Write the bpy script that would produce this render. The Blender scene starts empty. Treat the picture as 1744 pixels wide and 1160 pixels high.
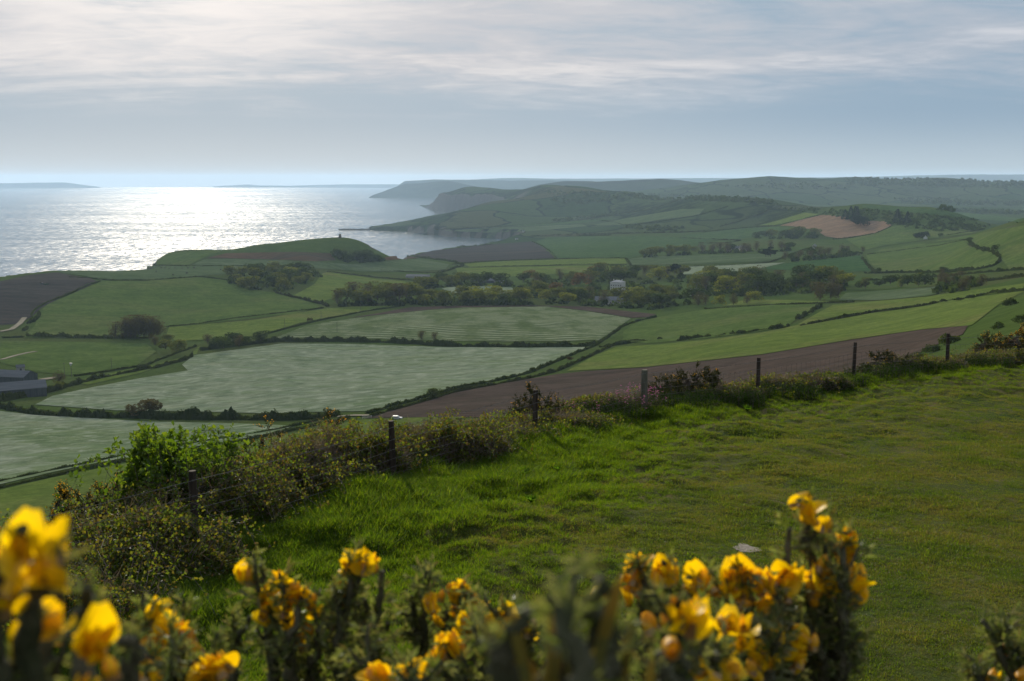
import bpy, math, random
import numpy as np
from mathutils import Vector
from mathutils.geometry import delaunay_2d_cdt

R = math.radians
rng = np.random.default_rng(7)
random.seed(7)
scene = bpy.context.scene
COL = scene.collection

# ------------------------------------------------------------------ camera, sky, sun, exposure
CAM_Z = 200.0
FPX = 40.0 / 36.0 * 1744.0
PITCH = math.atan((580 - 304) / FPX)
SUN_AZ, SUN_EL = R(-15.5), R(19.0)

cam_data = bpy.data.cameras.new('camera')
cam_data.lens = 40
cam_data.sensor_width = 36
cam_data.clip_start = 0.05
cam_data.clip_end = 90000
cam_data.dof.use_dof = True
cam_data.dof.focus_distance = 24
cam_data.dof.aperture_fstop = 13
cam = bpy.data.objects.new('camera', cam_data)
cam.location = (0, 0, CAM_Z)
cam.rotation_euler = (math.pi / 2 - PITCH, 0, 0)
COL.objects.link(cam)
scene.camera = cam

scene.render.engine = 'CYCLES'
scene.cycles.use_denoising = True
scene.cycles.max_bounces = 6
scene.cycles.transparent_max_bounces = 8
scene.cycles.volume_bounces = 1
scene.cycles.sample_clamp_indirect = 6
vs = scene.view_settings
vs.view_transform = 'Standard'
vs.look = 'None'
vs.gamma = 1
vs.exposure = 0.15
vs.use_curve_mapping = False

SUN_DIR = Vector((math.sin(SUN_AZ) * math.cos(SUN_EL), math.cos(SUN_AZ) * math.cos(SUN_EL), math.sin(SUN_EL)))


class NT:
    """small helper for node trees"""
    def __init__(self, tree):
        self.t = tree
        tree.nodes.clear()

    def n(self, kind, **kw):
        nd = self.t.nodes.new(kind)
        for k, v in kw.items():
            setattr(nd, k, v)
        return nd

    def put(self, sock, v):
        if hasattr(v, 'links') or isinstance(v, bpy.types.NodeSocket):
            self.t.links.new(v, sock)
        elif v is not None:
            if isinstance(v, (tuple, list)) and len(v) == 3 and sock.type == 'RGBA':
                v = (*v, 1)
            sock.default_value = v

    def math(self, op, a, b=None, c=None, clamp=False):
        nd = self.n('ShaderNodeMath', operation=op, use_clamp=clamp)
        for s, v in zip(nd.inputs, (a, b, c)):
            if v is not None:
                self.put(s, v)
        return nd.outputs[0]

    def vmath(self, op, a, b=None):
        nd = self.n('ShaderNodeVectorMath', operation=op)
        self.put(nd.inputs[0], a)
        if b is not None:
            if op == 'SCALE':
                self.put(nd.inputs['Scale'], b)
            else:
                self.put(nd.inputs[1], b)
        return nd.outputs['Value'] if op in ('DOT_PRODUCT', 'LENGTH') else nd.outputs[0]

    def mix(self, f, a, b, blend='MIX'):
        nd = self.n('ShaderNodeMix', data_type='RGBA', blend_type=blend)
        self.put(nd.inputs[0], f)
        self.put(nd.inputs[6], a)
        self.put(nd.inputs[7], b)
        return nd.outputs[2]

    def noise(self, vec, scale, detail=4, rough=0.55, dist=0.0):
        nd = self.n('ShaderNodeTexNoise')
        self.put(nd.inputs['Vector'], vec)
        nd.inputs['Scale'].default_value = scale
        nd.inputs['Detail'].default_value = detail
        nd.inputs['Roughness'].default_value = rough
        nd.inputs['Distortion'].default_value = dist
        return nd.outputs['Fac']

    def smooth(self, v, a, b, lo=0.0, hi=1.0):
        nd = self.n('ShaderNodeMapRange', interpolation_type='SMOOTHSTEP')
        self.put(nd.inputs[0], v)
        for i, x in zip((1, 2, 3, 4), (a, b, lo, hi)):
            nd.inputs[i].default_value = x
        return nd.outputs[0]

    def scalevec(self, v, s):
        return self.vmath('MULTIPLY', v, s)


world = bpy.data.worlds.new('World')
scene.world = world
world.use_nodes = True
w = NT(world.node_tree)
sky = w.n('ShaderNodeTexSky', sky_type='NISHITA')
sky.sun_disc = False
sky.sun_elevation = SUN_EL
sky.sun_rotation = SUN_AZ
sky.air_density = 1.0
sky.dust_density = 2.2
sky.ozone_density = 1.6
skyc = w.vmath('SCALE', sky.outputs[0], 0.045)
d = w.vmath('NORMALIZE', w.n('ShaderNodeTexCoord').outputs['Generated'])
sx = w.n('ShaderNodeSeparateXYZ')
w.put(sx.inputs[0], d)
zz = sx.outputs[2]
zden = w.math('ADD', w.math('ABSOLUTE', zz), 0.13)
cv = w.n('ShaderNodeCombineXYZ')
w.put(cv.inputs[0], w.math('DIVIDE', sx.outputs[0], zden))
w.put(cv.inputs[1], w.math('DIVIDE', sx.outputs[1], zden))
cv = cv.outputs[0]
rotm = w.n('ShaderNodeMapping')
w.put(rotm.inputs[0], cv)
rotm.inputs['Rotation'].default_value = (0, 0, R(-34))
rotm.inputs['Scale'].default_value = (0.8, 1.5, 1)
n1 = w.noise(rotm.outputs[0], 0.85, 10, 0.60, 0.9)
n2 = w.noise(cv, 0.55, 6, 0.52, 0.4)
n3 = w.noise(rotm.outputs[0], 4.5, 8, 0.6, 1.2)
cover = w.math('ADD', w.math('ADD', w.math('MULTIPLY', n1, 0.62), w.math('MULTIPLY', n2, 0.40)), w.math('MULTIPLY', n3, 0.22))
mask = w.smooth(w.math('ADD', cover, w.smooth(zz, 0.035, 0.12, 0.0, 0.15)), 0.585, 0.80)
mask = w.math('MULTIPLY', mask, w.smooth(zz, 0.040, 0.100))
dens = w.smooth(cover, 0.60, 0.80)
sdot = w.vmath('DOT_PRODUCT', d, tuple(SUN_DIR))
glow = w.smooth(sdot, 0.78, 0.985)
glow2 = w.smooth(sdot, 0.955, 1.0)
ccol = w.mix(glow, w.mix(dens, (0.40, 0.45, 0.52), (0.60, 0.615, 0.655)), w.mix(dens, (0.57, 0.565, 0.585), (0.80, 0.755, 0.725)))
ccol = w.mix(glow2, ccol, (1.0, 0.93, 0.87))
hz = w.smooth(zz, -0.005, 0.060)
hazec = w.mix(glow, (0.46, 0.535, 0.585), (0.575, 0.595, 0.60))
blue = w.mix(0.96, skyc, w.mix(glow, (0.27, 0.375, 0.485), (0.355, 0.44, 0.525)))
base = w.mix(hz, hazec, blue)
final = w.mix(mask, base, ccol)
bg = w.n('ShaderNodeBackground')
w.put(bg.inputs[0], final)
bg.inputs[1].default_value = 1.0
w.put(w.n('ShaderNodeOutputWorld').inputs[0], bg.outputs[0])

sun_d = bpy.data.lights.new('sun', 'SUN')
sun_d.energy = 5.0
sun_d.angle = R(0.6)
sun_d.color = (1.0, 0.90, 0.74)
sun = bpy.data.objects.new('sun', sun_d)
sun.rotation_euler = SUN_DIR.to_track_quat('Z', 'Y').to_euler()
sun.location = (0, 0, 400)
COL.objects.link(sun)


# ------------------------------------------------------------------ helpers
def tag(o, label=None, cat=None, group=None, kind=None):
    if label: o['label'] = label
    if cat: o['category'] = cat
    if group: o['group'] = group
    if kind: o['kind'] = kind
    return o


def mesh_np(name, V, faces, mats=(), midx=None, smooth=False):
    """faces: (n,3)/(n,4) array or list of such arrays"""
    if isinstance(faces, np.ndarray):
        faces = [faces]
    faces = [f for f in faces if len(f)]
    me = bpy.data.meshes.new(name)
    V = np.asarray(V, np.float32)
    loops = np.concatenate([f.ravel() for f in faces]).astype(np.int32)
    totals = np.concatenate([np.full(len(f), f.shape[1], np.int32) for f in faces])
    starts = np.concatenate([[0], np.cumsum(totals)[:-1]]).astype(np.int32)
    me.vertices.add(len(V))
    me.vertices.foreach_set('co', V.ravel())
    me.loops.add(len(loops))
    me.loops.foreach_set('vertex_index', loops)
    me.polygons.add(len(totals))
    me.polygons.foreach_set('loop_start', starts)
    me.polygons.foreach_set('loop_total', totals)
    for m in mats:
        me.materials.append(m)
    if midx is not None:
        me.polygons.foreach_set('material_index', np.asarray(midx, np.int32))
    me.polygons.foreach_set('use_smooth', np.full(len(totals), bool(smooth)))
    me.update(calc_edges=True)
    return me


def obj(name, me, parent=None, loc=None):
    o = bpy.data.objects.new(name, me)
    COL.objects.link(o)
    if parent is not None: o.parent = parent
    if loc is not None: o.location = loc
    return o


class MB:
    """collects pieces (verts, faces, material index) into one mesh"""
    def __init__(self):
        self.V, self.T, self.Q, self.mt, self.mq, self.n = [], [], [], [], [], 0

    def add(self, V, F, m=0):
        V = np.asarray(V, float).reshape(-1, 3)
        F = np.asarray(F, int)
        if len(F):
            if F.shape[1] == 3:
                self.T.append(F + self.n); self.mt.append(np.full(len(F), m))
            else:
                self.Q.append(F + self.n); self.mq.append(np.full(len(F), m))
        self.V.append(V)
        self.n += len(V)

    def box(self, c, s, m=0, rz=0.0):
        c = np.array(c, float); s = np.array(s, float) / 2
        v = np.array([[-1, -1, -1], [1, -1, -1], [1, 1, -1], [-1, 1, -1], [-1, -1, 1], [1, -1, 1], [1, 1, 1], [-1, 1, 1]], float) * s
        if rz:
            cc, ss = math.cos(rz), math.sin(rz)
            v = np.stack([v[:, 0] * cc - v[:, 1] * ss, v[:, 0] * ss + v[:, 1] * cc, v[:, 2]], 1)
        self.add(v + c, [[0, 3, 2, 1], [4, 5, 6, 7], [0, 1, 5, 4], [1, 2, 6, 5], [2, 3, 7, 6], [3, 0, 4, 7]], m)

    def tube(self, P, r, sides=5, m=0, cap=True):
        P = np.asarray(P, float)
        n = len(P)
        r = np.broadcast_to(np.asarray(r, float), (n,))
        T = np.gradient(P, axis=0)
        T /= np.linalg.norm(T, axis=1, keepdims=True) + 1e-12
        up = np.array([0, 0, 1.0]) if abs(T[0, 2]) < 0.9 else np.array([0, 1.0, 0])
        A = np.cross(T, up); A /= np.linalg.norm(A, axis=1, keepdims=True) + 1e-12
        B = np.cross(T, A)
        a = np.linspace(0, 2 * math.pi, sides, endpoint=False)
        V = P[:, None, :] + r[:, None, None] * (np.cos(a)[None, :, None] * A[:, None, :] + np.sin(a)[None, :, None] * B[:, None, :])
        V = V.reshape(-1, 3)
        i = np.arange(n - 1)[:, None] * sides
        j = np.arange(sides)[None, :]
        k = (j + 1) % sides
        F = np.stack([i + j, i + k, i + sides + k, i + sides + j], -1).reshape(-1, 4)
        if cap:
            e = len(V) - sides
            V = np.vstack([V, P[-1:]])
            self.T.append(np.array([[e + q, e + (q + 1) % sides, len(V) - 1] for q in range(sides)]) + self.n)
            self.mt.append(np.full(sides, m))
        self.add(V, F, m)

    def leaves(self, P, D, U, L, W, m=0, fold=0.25):
        """rhombic folded leaves: base P, direction D, side U (unit-ish), length L, width W"""
        P, D, U = (np.asarray(x, float) for x in (P, D, U))
        n = len(P)
        if n == 0: return
        L = np.broadcast_to(np.asarray(L, float), (n,))[:, None]
        W = np.broadcast_to(np.asarray(W, float), (n,))[:, None]
        N = np.cross(D, U)
        N /= np.linalg.norm(N, axis=1, keepdims=True) + 1e-9
        S = np.cross(N, D)
        mid = P + D * L * 0.5
        V = np.stack([P, mid + S * W * 0.5 + N * W * fold, P + D * L, mid - S * W * 0.5 + N * W * fold], 1).reshape(-1, 3)
        b = np.arange(n)[:, None] * 4
        F = np.concatenate([b + [0, 1, 2], b + [0, 2, 3]])
        self.add(V, F, m)

    def mesh(self, name, mats, smooth=False):
        fs, ms = [], []
        if self.T: fs.append(np.concatenate(self.T)); ms.append(np.concatenate(self.mt))
        if self.Q: fs.append(np.concatenate(self.Q)); ms.append(np.concatenate(self.mq))
        return mesh_np(name, np.concatenate(self.V), fs, mats, np.concatenate(ms), smooth)


def unit(n):
    v = rng.normal(size=(n, 3))
    return v / np.linalg.norm(v, axis=1, keepdims=True)


# smooth value noise on a lattice, for shapes
_lat = np.random.default_rng(3).random((64, 64, 64))


def vnoise(x, y, z=0.0):
    x, y, z = np.broadcast_arrays(np.asarray(x, float), np.asarray(y, float), np.asarray(z, float))
    xi, yi, zi = np.floor(x).astype(int), np.floor(y).astype(int), np.floor(z).astype(int)
    f = lambda t: t * t * (3 - 2 * t)
    fx, fy, fz = f(x - xi), f(y - yi), f(z - zi)
    g = lambda a, b, c: _lat[(xi + a) % 64, (yi + b) % 64, (zi + c) % 64]
    l = lambda a, b, t: a + (b - a) * t
    return l(l(l(g(0, 0, 0), g(1, 0, 0), fx), l(g(0, 1, 0), g(1, 1, 0), fx), fy),
             l(l(g(0, 0, 1), g(1, 0, 1), fx), l(g(0, 1, 1), g(1, 1, 1), fx), fy), fz) * 2 - 1


def fbm(x, y, z=0.0, o=4):
    s, a = 0, 1.0
    for k in range(o):
        s = s + a * vnoise(np.asarray(x) * 2 ** k + 7 * k, np.asarray(y) * 2 ** k + 3 * k, np.asarray(z) * 2 ** k)
        a *= 0.5
    return s


def sstep(x, a, b):
    t = np.clip((np.asarray(x, float) - a) / (b - a), 0, 1)
    return t * t * (3 - 2 * t)


def ray(px, py):
    """direction of a view ray scaled so that its forward (y) part is 1"""
    px, py = np.asarray(px, float), np.asarray(py, float)
    u, v = (px - 872) / FPX, (580 - py) / FPX
    y = math.cos(PITCH) + v * math.sin(PITCH)
    z = -math.sin(PITCH) + v * math.cos(PITCH)
    return u / y, z / y

# ------------------------------------------------------------------ materials
def new_mat(name):
    m = bpy.data.materials.new(name)
    m.use_nodes = True
    t = NT(m.node_tree)
    out = t.n('ShaderNodeOutputMaterial')
    return m, t, out


def leaf_mat(name, cols, transl=0.4, gloss=0.06, rough=0.45, tint=None, nscale=None):
    """foliage: colour picked per leaf, light passing through the blade"""
    m, t, out = new_mat(name)
    geo = t.n('ShaderNodeNewGeometry')
    ri = geo.outputs['Random Per Island']
    ramp = t.n('ShaderNodeValToRGB')
    e = ramp.color_ramp.elements
    while len(e) < len(cols): e.new(0.5)
    for k, c in enumerate(cols):
        e[k].position = k / max(1, len(cols) - 1)
        e[k].color = (*c, 1)
    oi = t.n('ShaderNodeObjectInfo')
    f = t.math('FRACT', t.math('ADD', ri, oi.outputs['Random']))
    if nscale:
        nz = t.noise(geo.outputs['Position'], nscale, 3)
        f = t.math('ADD', t.math('MULTIPLY', f, 0.45), t.smooth(nz, 0.3, 0.7, 0, 0.55))
    t.put(ramp.inputs[0], f)
    c = ramp.outputs[0]
    df = t.n('ShaderNodeBsdfDiffuse'); t.put(df.inputs[0], c)
    tr = t.n('ShaderNodeBsdfTranslucent')
    t.put(tr.inputs[0], t.mix(1.0, c, tint or (1.25, 1.3, 0.55), 'MULTIPLY'))
    mx = t.n('ShaderNodeMixShader'); mx.inputs[0].default_value = transl
    t.put(mx.inputs[1], df.outputs[0]); t.put(mx.inputs[2], tr.outputs[0])
    gl = t.n('ShaderNodeBsdfGlossy'); gl.inputs['Roughness'].default_value = rough
    gl.inputs[0].default_value = (0.9, 0.95, 1, 1)
    m2 = t.n('ShaderNodeMixShader'); m2.inputs[0].default_value = gloss
    t.put(m2.inputs[1], mx.outputs[0]); t.put(m2.inputs[2], gl.outputs[0])
    t.put(out.inputs[0], m2.outputs[0])
    return m


def field_mat(name, c1, c2, c3=None, scale=0.02, fine=0.35, stretch=(1, 1, 1), rows=None, sheen=0.0, bump=0.25, spec=0.04, rough=0.9, patch=None):
    """a field: broad drifts, fine crop grain, optional drilled rows"""
    m, t, out = new_mat(name)
    pos = t.n('ShaderNodeNewGeometry').outputs['Position']
    ps = t.vmath('MULTIPLY', pos, stretch)
    oi = t.n('ShaderNodeObjectInfo').outputs['Random']
    off = t.n('ShaderNodeCombineXYZ')
    t.put(off.inputs[0], t.math('MULTIPLY', oi, 900)); t.put(off.inputs[1], t.math('MULTIPLY', oi, 430))
    pp = t.vmath('ADD', ps, off.outputs[0])
    a = t.noise(pp, scale, 6, 0.62, 0.6)
    b = t.noise(pp, fine, 3, 0.6)
    g = t.noise(pos, fine * 5, 2, 0.6)
    f = t.smooth(t.math('ADD', t.math('MULTIPLY', a, 0.75), t.math('MULTIPLY', b, 0.25)), 0.36, 0.64)
    c = t.mix(f, c1, c2)
    if c3:
        h = t.noise(pp, scale * 0.45, 4, 0.55, 1.0)
        c = t.mix(t.smooth(h, 0.5, 0.68), c, c3)
    mott = t.noise(pp, 0.055, 5, 0.65, 0.5)
    c = t.mix(t.smooth(mott, 0.36, 0.62), t.mix(1.0, c, (0.74, 0.80, 0.78), 'MULTIPLY'), c)
    c = t.mix(t.math('MULTIPLY', t.smooth(t.noise(pp, 0.024, 6, 0.7, 1.5), 0.56, 0.70), 0.55), c, t.mix(1.0, c, (1.45, 1.28, 1.25), 'MULTIPLY'))
    grain = t.math('ADD', t.math('MULTIPLY', b, 0.30), t.math('MULTIPLY', g, 0.25))
    c = t.mix(t.smooth(grain, 0.15, 0.42), t.mix(1.0, c, (0.58, 0.60, 0.60), 'MULTIPLY'), c)
    height = t.math('ADD', t.math('MULTIPLY', b, 0.6), t.math('MULTIPLY', g, 0.4))
    if rows:
        ang, gap, colr, amt = rows
        sp = t.n('ShaderNodeSeparateXYZ'); t.put(sp.inputs[0], pos)
        wob = t.math('MULTIPLY', t.math('SUBTRACT', t.noise(pos, 0.006, 2), 0.5), gap * 2.2)
        q = t.math('ADD', t.math('ADD', t.math('MULTIPLY', sp.outputs[0], math.sin(ang)), t.math('MULTIPLY', sp.outputs[1], math.cos(ang))), wob)
        s = t.math('SINE', t.math('MULTIPLY', q, 2 * math.pi / gap))
        brk = t.smooth(t.noise(t.vmath('MULTIPLY', pos, (1, 0.35, 1)), 0.05, 3), 0.36, 0.62)
        c = t.mix(t.math('MULTIPLY', t.smooth(s, 0.15, 0.95), t.math('MULTIPLY', brk, amt)), c, colr)
    if patch:
        pcol, pscale, lo, hi = patch
        c = t.mix(t.smooth(t.noise(pp, pscale, 6, 0.6, 0.8), lo, hi), c, pcol)
    if sheen:                                   # waxy young cereal: some of the light glances off
        bs = t.n('ShaderNodeBsdfPrincipled')
        t.put(bs.inputs['Base Color'], c)
        bs.inputs['Roughness'].default_value = rough
        bs.inputs['Specular IOR Level'].default_value = spec
    else:
        bs = t.n('ShaderNodeBsdfDiffuse')
        t.put(bs.inputs['Color'], c)
        bs.inputs['Roughness'].default_value = 0.6
    bp = t.n('ShaderNodeBump'); bp.inputs['Strength'].default_value = bump
    bp.inputs['Distance'].default_value = 1.2
    t.put(bp.inputs['Height'], height)
    t.put(bs.inputs['Normal'], bp.outputs[0])
    t.put(out.inputs[0], bs.outputs[0])
    return m


def plain_mat(name, c1, c2=None, scale=2.0, rough=0.8, bump=0.2, spec=0.3, stretch=(1, 1, 1), obj_space=True):
    m, t, out = new_mat(name)
    vec = t.n('ShaderNodeTexCoord').outputs['Object'] if obj_space else t.n('ShaderNodeNewGeometry').outputs['Position']
    vec = t.vmath('MULTIPLY', vec, stretch)
    nz = t.noise(vec, scale, 6, 0.6, 0.3)
    bs = t.n('ShaderNodeBsdfPrincipled')
    t.put(bs.inputs['Base Color'], t.mix(t.smooth(nz, 0.3, 0.7), c1, c2 or c1))
    bs.inputs['Roughness'].default_value = rough
    bs.inputs['Specular IOR Level'].default_value = spec
    bp = t.n('ShaderNodeBump'); bp.inputs['Strength'].default_value = bump
    bp.inputs['Distance'].default_value = 0.02
    t.put(bp.inputs['Height'], nz); t.put(bs.inputs['Normal'], bp.outputs[0])
    t.put(out.inputs[0], bs.outputs[0])
    return m


# ------------------------------------------------------------------ the lie of the land
# fence line in plan (x right, y forward); outside of it the down falls away
FENCE = np.array([(-14.5, 4.0), (-10.6, 8.2), (-7.6, 12.3), (-4.77, 16.6), (-2.32, 21.7), (0.55, 26.8), (3.58, 30.3), (7.4, 33.7), (11.3, 37.1),
                  (15.5, 40.0), (20.0, 42.3), (25.0, 44.2), (34.0, 46.5), (60.0, 51.0)])


def fence_dist(x, y):
    """signed distance to the fence, positive on the downhill (sea) side"""
    x, y = np.asarray(x, float), np.asarray(y, float)
    best = np.full(x.shape, 1e9); sg = np.ones(x.shape)
    for (x0, y0), (x1, y1) in zip(FENCE[:-1], FENCE[1:]):
        dx, dy = x1 - x0, y1 - y0
        t = np.clip(((x - x0) * dx + (y - y0) * dy) / (dx * dx + dy * dy), 0, 1)
        ex, ey = x - x0 - t * dx, y - y0 - t * dy
        dd = np.hypot(ex, ey)
        c = dx * (y - y0) - dy * (x - x0)
        upd = dd < best
        best = np.where(upd, dd, best); sg = np.where(upd, np.where(c > 0, 1.0, -1.0), sg)
    return best * sg


def near_ground(x, y):
    """height of the hilltop turf (absolute)"""
    r = np.hypot(x, y)
    lawn = -4.75 - 0.05 * np.clip(y, -30, 70) + 0.10 * fbm(x * 0.16, y * 0.16, 1.0, 3)
    mound = -1.55 - 0.38 * np.sqrt(r * r + 0.3)
    k = 0.5
    h = np.clip(0.5 + 0.5 * (mound - lawn) / k, 0, 1)
    z = lawn + (mound - lawn) * h + k * h * (1 - h)
    s = fence_dist(x, y)
    th = np.arctan2(x, np.maximum(y, 1e-3))
    slope = 0.46 - 0.20 * sstep(th, 0.15, 0.40)
    so = np.maximum(s - 0.4, 0)
    z = z - slope * (np.sqrt(so * so + 4) - 2)
    return z + CAM_Z, s


# control points of the far land: (photo column, photo row, height above the sea)
CP = [(-60, 478, 72), (-60, 520, 66), (-60, 570, 62), (-60, 640, 72), (-60, 720, 84), (-60, 800, 97),
      (100, 461, 70), (100, 480, 72), (100, 520, 64), (100, 570, 60), (100, 620, 68), (100, 690, 80), (100, 760, 94), (100, 830, 105),
      (285, 431, 62), (345, 425, 68), (500, 411, 88), (545, 407, 91), (640, 419, 70), (285, 449, 56), (285, 460, 68), (285, 475, 70), (285, 510, 62), (285, 560, 60), (285, 600, 66), (285, 660, 78), (285, 720, 90), (285, 780, 102),
      (440, 418, 82), (440, 440, 64), (440, 455, 60), (440, 475, 67), (440, 500, 60), (440, 550, 64), (440, 580, 66), (440, 640, 80), (440, 700, 92), (440, 760, 104),
      (590, 405, 92), (600, 420, 80), (600, 440, 62), (600, 460, 52), (600, 490, 56), (600, 520, 60), (600, 560, 66), (600, 585, 68), (600, 640, 84), (600, 700, 98), (600, 730, 104),
      (700, 440, 40), (700, 460, 46),
      (780, 360, 70), (780, 380, 40), (780, 394, 22), (780, 423, 14), (780, 440, 28), (780, 465, 44), (780, 490, 55), (780, 525, 64), (780, 555, 73), (780, 585, 74), (780, 640, 90), (780, 700, 106),
      (700, 380, 20), (650, 386, 16), (740, 368, 36), (700, 388, 20),
      (920, 345, 100), (920, 365, 60), (920, 385, 35), (920, 400, 28), (920, 412, 17), (920, 430, 32), (920, 455, 46), (920, 490, 56), (920, 520, 62), (920, 545, 74), (920, 585, 78), (920, 640, 96), (920, 690, 107),
      (1050, 340, 112), (1050, 350, 92), (1050, 370, 54), (1050, 385, 44), (1050, 400, 42), (1050, 420, 48), (1050, 450, 52), (1050, 490, 58), (1050, 520, 64), (1050, 550, 72), (1050, 590, 84), (1050, 630, 98), (1050, 670, 113),
      (1300, 350, 118), (1300, 375, 80), (1300, 400, 60), (1300, 430, 66), (1300, 455, 72), (1300, 510, 84), (1300, 545, 98), (1300, 580, 112), (1300, 620, 128),
      (1464, 360, 122), (1464, 375, 105), (1464, 395, 82), (1464, 410, 72), (1464, 430, 70), (1464, 455, 76), (1464, 480, 86), (1464, 500, 92), (1464, 530, 106), (1464, 560, 118), (1464, 600, 136),
      (1600, 372, 114), (1600, 387, 97), (1600, 400, 88), (1600, 415, 86), (1600, 440, 92), (1600, 465, 98), (1600, 490, 108), (1600, 520, 122), (1600, 550, 137), (1600, 580, 150),
      (1744, 377, 151), (1744, 410, 138), (1744, 450, 124), (1744, 470, 128), (1744, 495, 138), (1744, 520, 152), (1744, 560, 165)]
# crests and ground out of sight: (photo column, distance, height)
CD = [(300, 2250, 40), (400, 2250, 52), (500, 2250, 66), (590, 2240, 72), (650, 2230, 52), (700, 2500, 26), (252, 2140, 36), (266, 2140, 48), (745, 6950, 108), (790, 6800, 140), (850, 6500, 137), (790, 6520, 118), (850, 6300, 122), (765, 6780, 108), (787, 4950, 62), (823, 5050, 93), (860, 5150, 106), (800, 5750, 22), (850, 5800, 40), (920, 5900, 163), (1000, 5000, 146), (1060, 4900, 141), (1200, 4300, 135), (1310, 3900, 131),
      (1400, 3300, 121), (1464, 2900, 135), (1600, 2550, 128), (1744, 1900, 134),
      (742, 7900, 30), (800, 8000, 70), (920, 6800, 110), (1060, 5800, 85), (1200, 5000, 85), (1310, 4600, 80), (1464, 3500, 80), (1600, 3200, 78), (1744, 2500, 80),
      (1744, 4380, 62), (1744, 6150, 70), (1744, 6500, 97), (1744, 6900, 137), (1744, 7300, 181), (1744, 8600, 120),
      (1600, 5600, 61), (1600, 6400, 81), (1600, 6900, 136), (1600, 7300, 192), (1600, 8600, 120),
      (1464, 5900, 70), (1464, 6400, 84), (1464, 6900, 130), (1464, 7300, 199), (1464, 8600, 120),
      (1310, 5600, 72), (1310, 6400, 98), (1310, 6900, 146), (1310, 7300, 206), (1310, 8600, 120),
      (1205, 6000, 70), (1205, 6900, 122), (1205, 7300, 175), (1205, 8600, 110), (1060, 7200, 95), (1060, 8600, 90),
      (-500, 60, 173), (-500, 130, 148), (-500, 350, 105), (-500, 800, 75), (-500, 1400, 66),
      (-1500, 60, 173), (-1500, 300, 115), (-1500, 1200, 70),
      (0, 60, 174), (0, 120, 150), (0, 220, 122), (400, 60, 175), (400, 120, 148), (400, 220, 122), (872, 70, 174), (872, 120, 152), (872, 220, 130),
      (1300, 80, 176), (1300, 150, 158), (1300, 280, 138), (1600, 90, 180), (1600, 180, 166), (1900, 100, 184), (1900, 200, 174), (1900, 400, 165), (1900, 1000, 152), (1900, 1500, 158),
      (2600, 100, 186), (2600, 400, 172), (2600, 1500, 160), (2600, 3000, 100), (2600, 7000, 150), (1900, 2600, 100), (1900, 4400, 70), (1900, 7000, 150)]


def _tl(x, y):
    return np.stack([np.arctan2(x, y) * 3.0, np.log(np.hypot(x, y))], -1)


_c, _z = [], []
for px, py, h in CP:
    rx, rz = ray(px, py)
    y = (h - CAM_Z) / rz
    _c.append((rx * y, y)); _z.append(h)
for px, dd, h in CD:
    rx, _ = ray(px, 304)
    _c.append((rx * dd, dd)); _z.append(h)
_c = np.array(_c, float); _z = np.array(_z, float)
_C = _tl(_c[:, 0], _c[:, 1])


def _phi(r2):
    return 0.5 * r2 * np.log(r2 + 1e-12)


_n = len(_C)
_A = np.zeros((_n + 3, _n + 3))
_A[:_n, :_n] = _phi(((_C[:, None] - _C[None]) ** 2).sum(-1)) + np.eye(_n) * 4e-4
_A[:_n, _n] = 1; _A[:_n, _n + 1:] = _C
_A[_n:, :_n] = _A[:_n, _n:].T
_w = np.linalg.solve(_A, np.concatenate([_z, np.zeros(3)]))


def far_ground(x, y):
    P = _tl(x, y).reshape(-1, 2)
    out = np.empty(len(P))
    for a in range(0, len(P), 20000):
        q = P[a:a + 20000]
        out[a:a + 20000] = _phi(((q[:, None] - _C[None]) ** 2).sum(-1)) @ _w[:_n] + _w[_n] + q @ _w[_n + 1:]
    return out.reshape(np.shape(x))


# shoreline in plan; land lies to the right of it as one walks away from the camera
SHORE_PD = [(-2500, 1100), (-700, 1320), (-300, 1400), (-60, 1480), (40, 1570), (100, 1665), (180, 1775), (226, 1850), (228, 1960), (236, 2150), (285, 2215), (330, 2235), (400, 2235), (500, 2230),
            (579, 2190), (640, 2140), (672, 2200), (674, 2600), (684, 2900), (730, 3060), (780, 3210), (830, 3400), (880, 3680), (868, 3800), (800, 3880), (752, 3960), (742, 4060),
            (712, 4080), (728, 4180), (690, 4310), (640, 4430), (619, 4500), (622, 4640), (660, 4800), (700, 5000), (722, 5250), (770, 5420), (832, 5600), (852, 5900), (836, 6180), (790, 6420), (752, 6640), (741, 7000), (738, 7250), (722, 7900), (708, 8450), (716, 8700), (760, 9000), (1200, 9400), (4000, 9500)]
SHORE = np.array([(ray(p, 304)[0] * q, q) for p, q in SHORE_PD])


def shore_dist(x, y):
    """signed distance to the shore, positive on land"""
    x, y = np.asarray(x, float), np.asarray(y, float)
    best = np.full(x.shape, 1e18)
    inside = np.zeros(x.shape, bool)
    poly = np.vstack([SHORE, [(30000, 9500), (30000, -3000), (-8000, -3000)]])
    for k in range(len(SHORE) - 1):
        (x0, y0), (x1, y1) = SHORE[k], SHORE[k + 1]
        dx, dy = x1 - x0, y1 - y0
        t = np.clip(((x - x0) * dx + (y - y0) * dy) / (dx * dx + dy * dy), 0, 1)
        best = np.minimum(best, (x - x0 - t * dx) ** 2 + (y - y0 - t * dy) ** 2)
    for k in range(len(poly)):
        (x0, y0), (x1, y1) = poly[k], poly[(k + 1) % len(poly)]
        c = (y0 > y) != (y1 > y)
        xc = x0 + (y - y0) * (x1 - x0) / ((y1 - y0) if y1 != y0 else 1e-9)
        inside ^= c & (x < xc)
    return np.sqrt(best) * np.where(inside, 1, -1)


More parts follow.
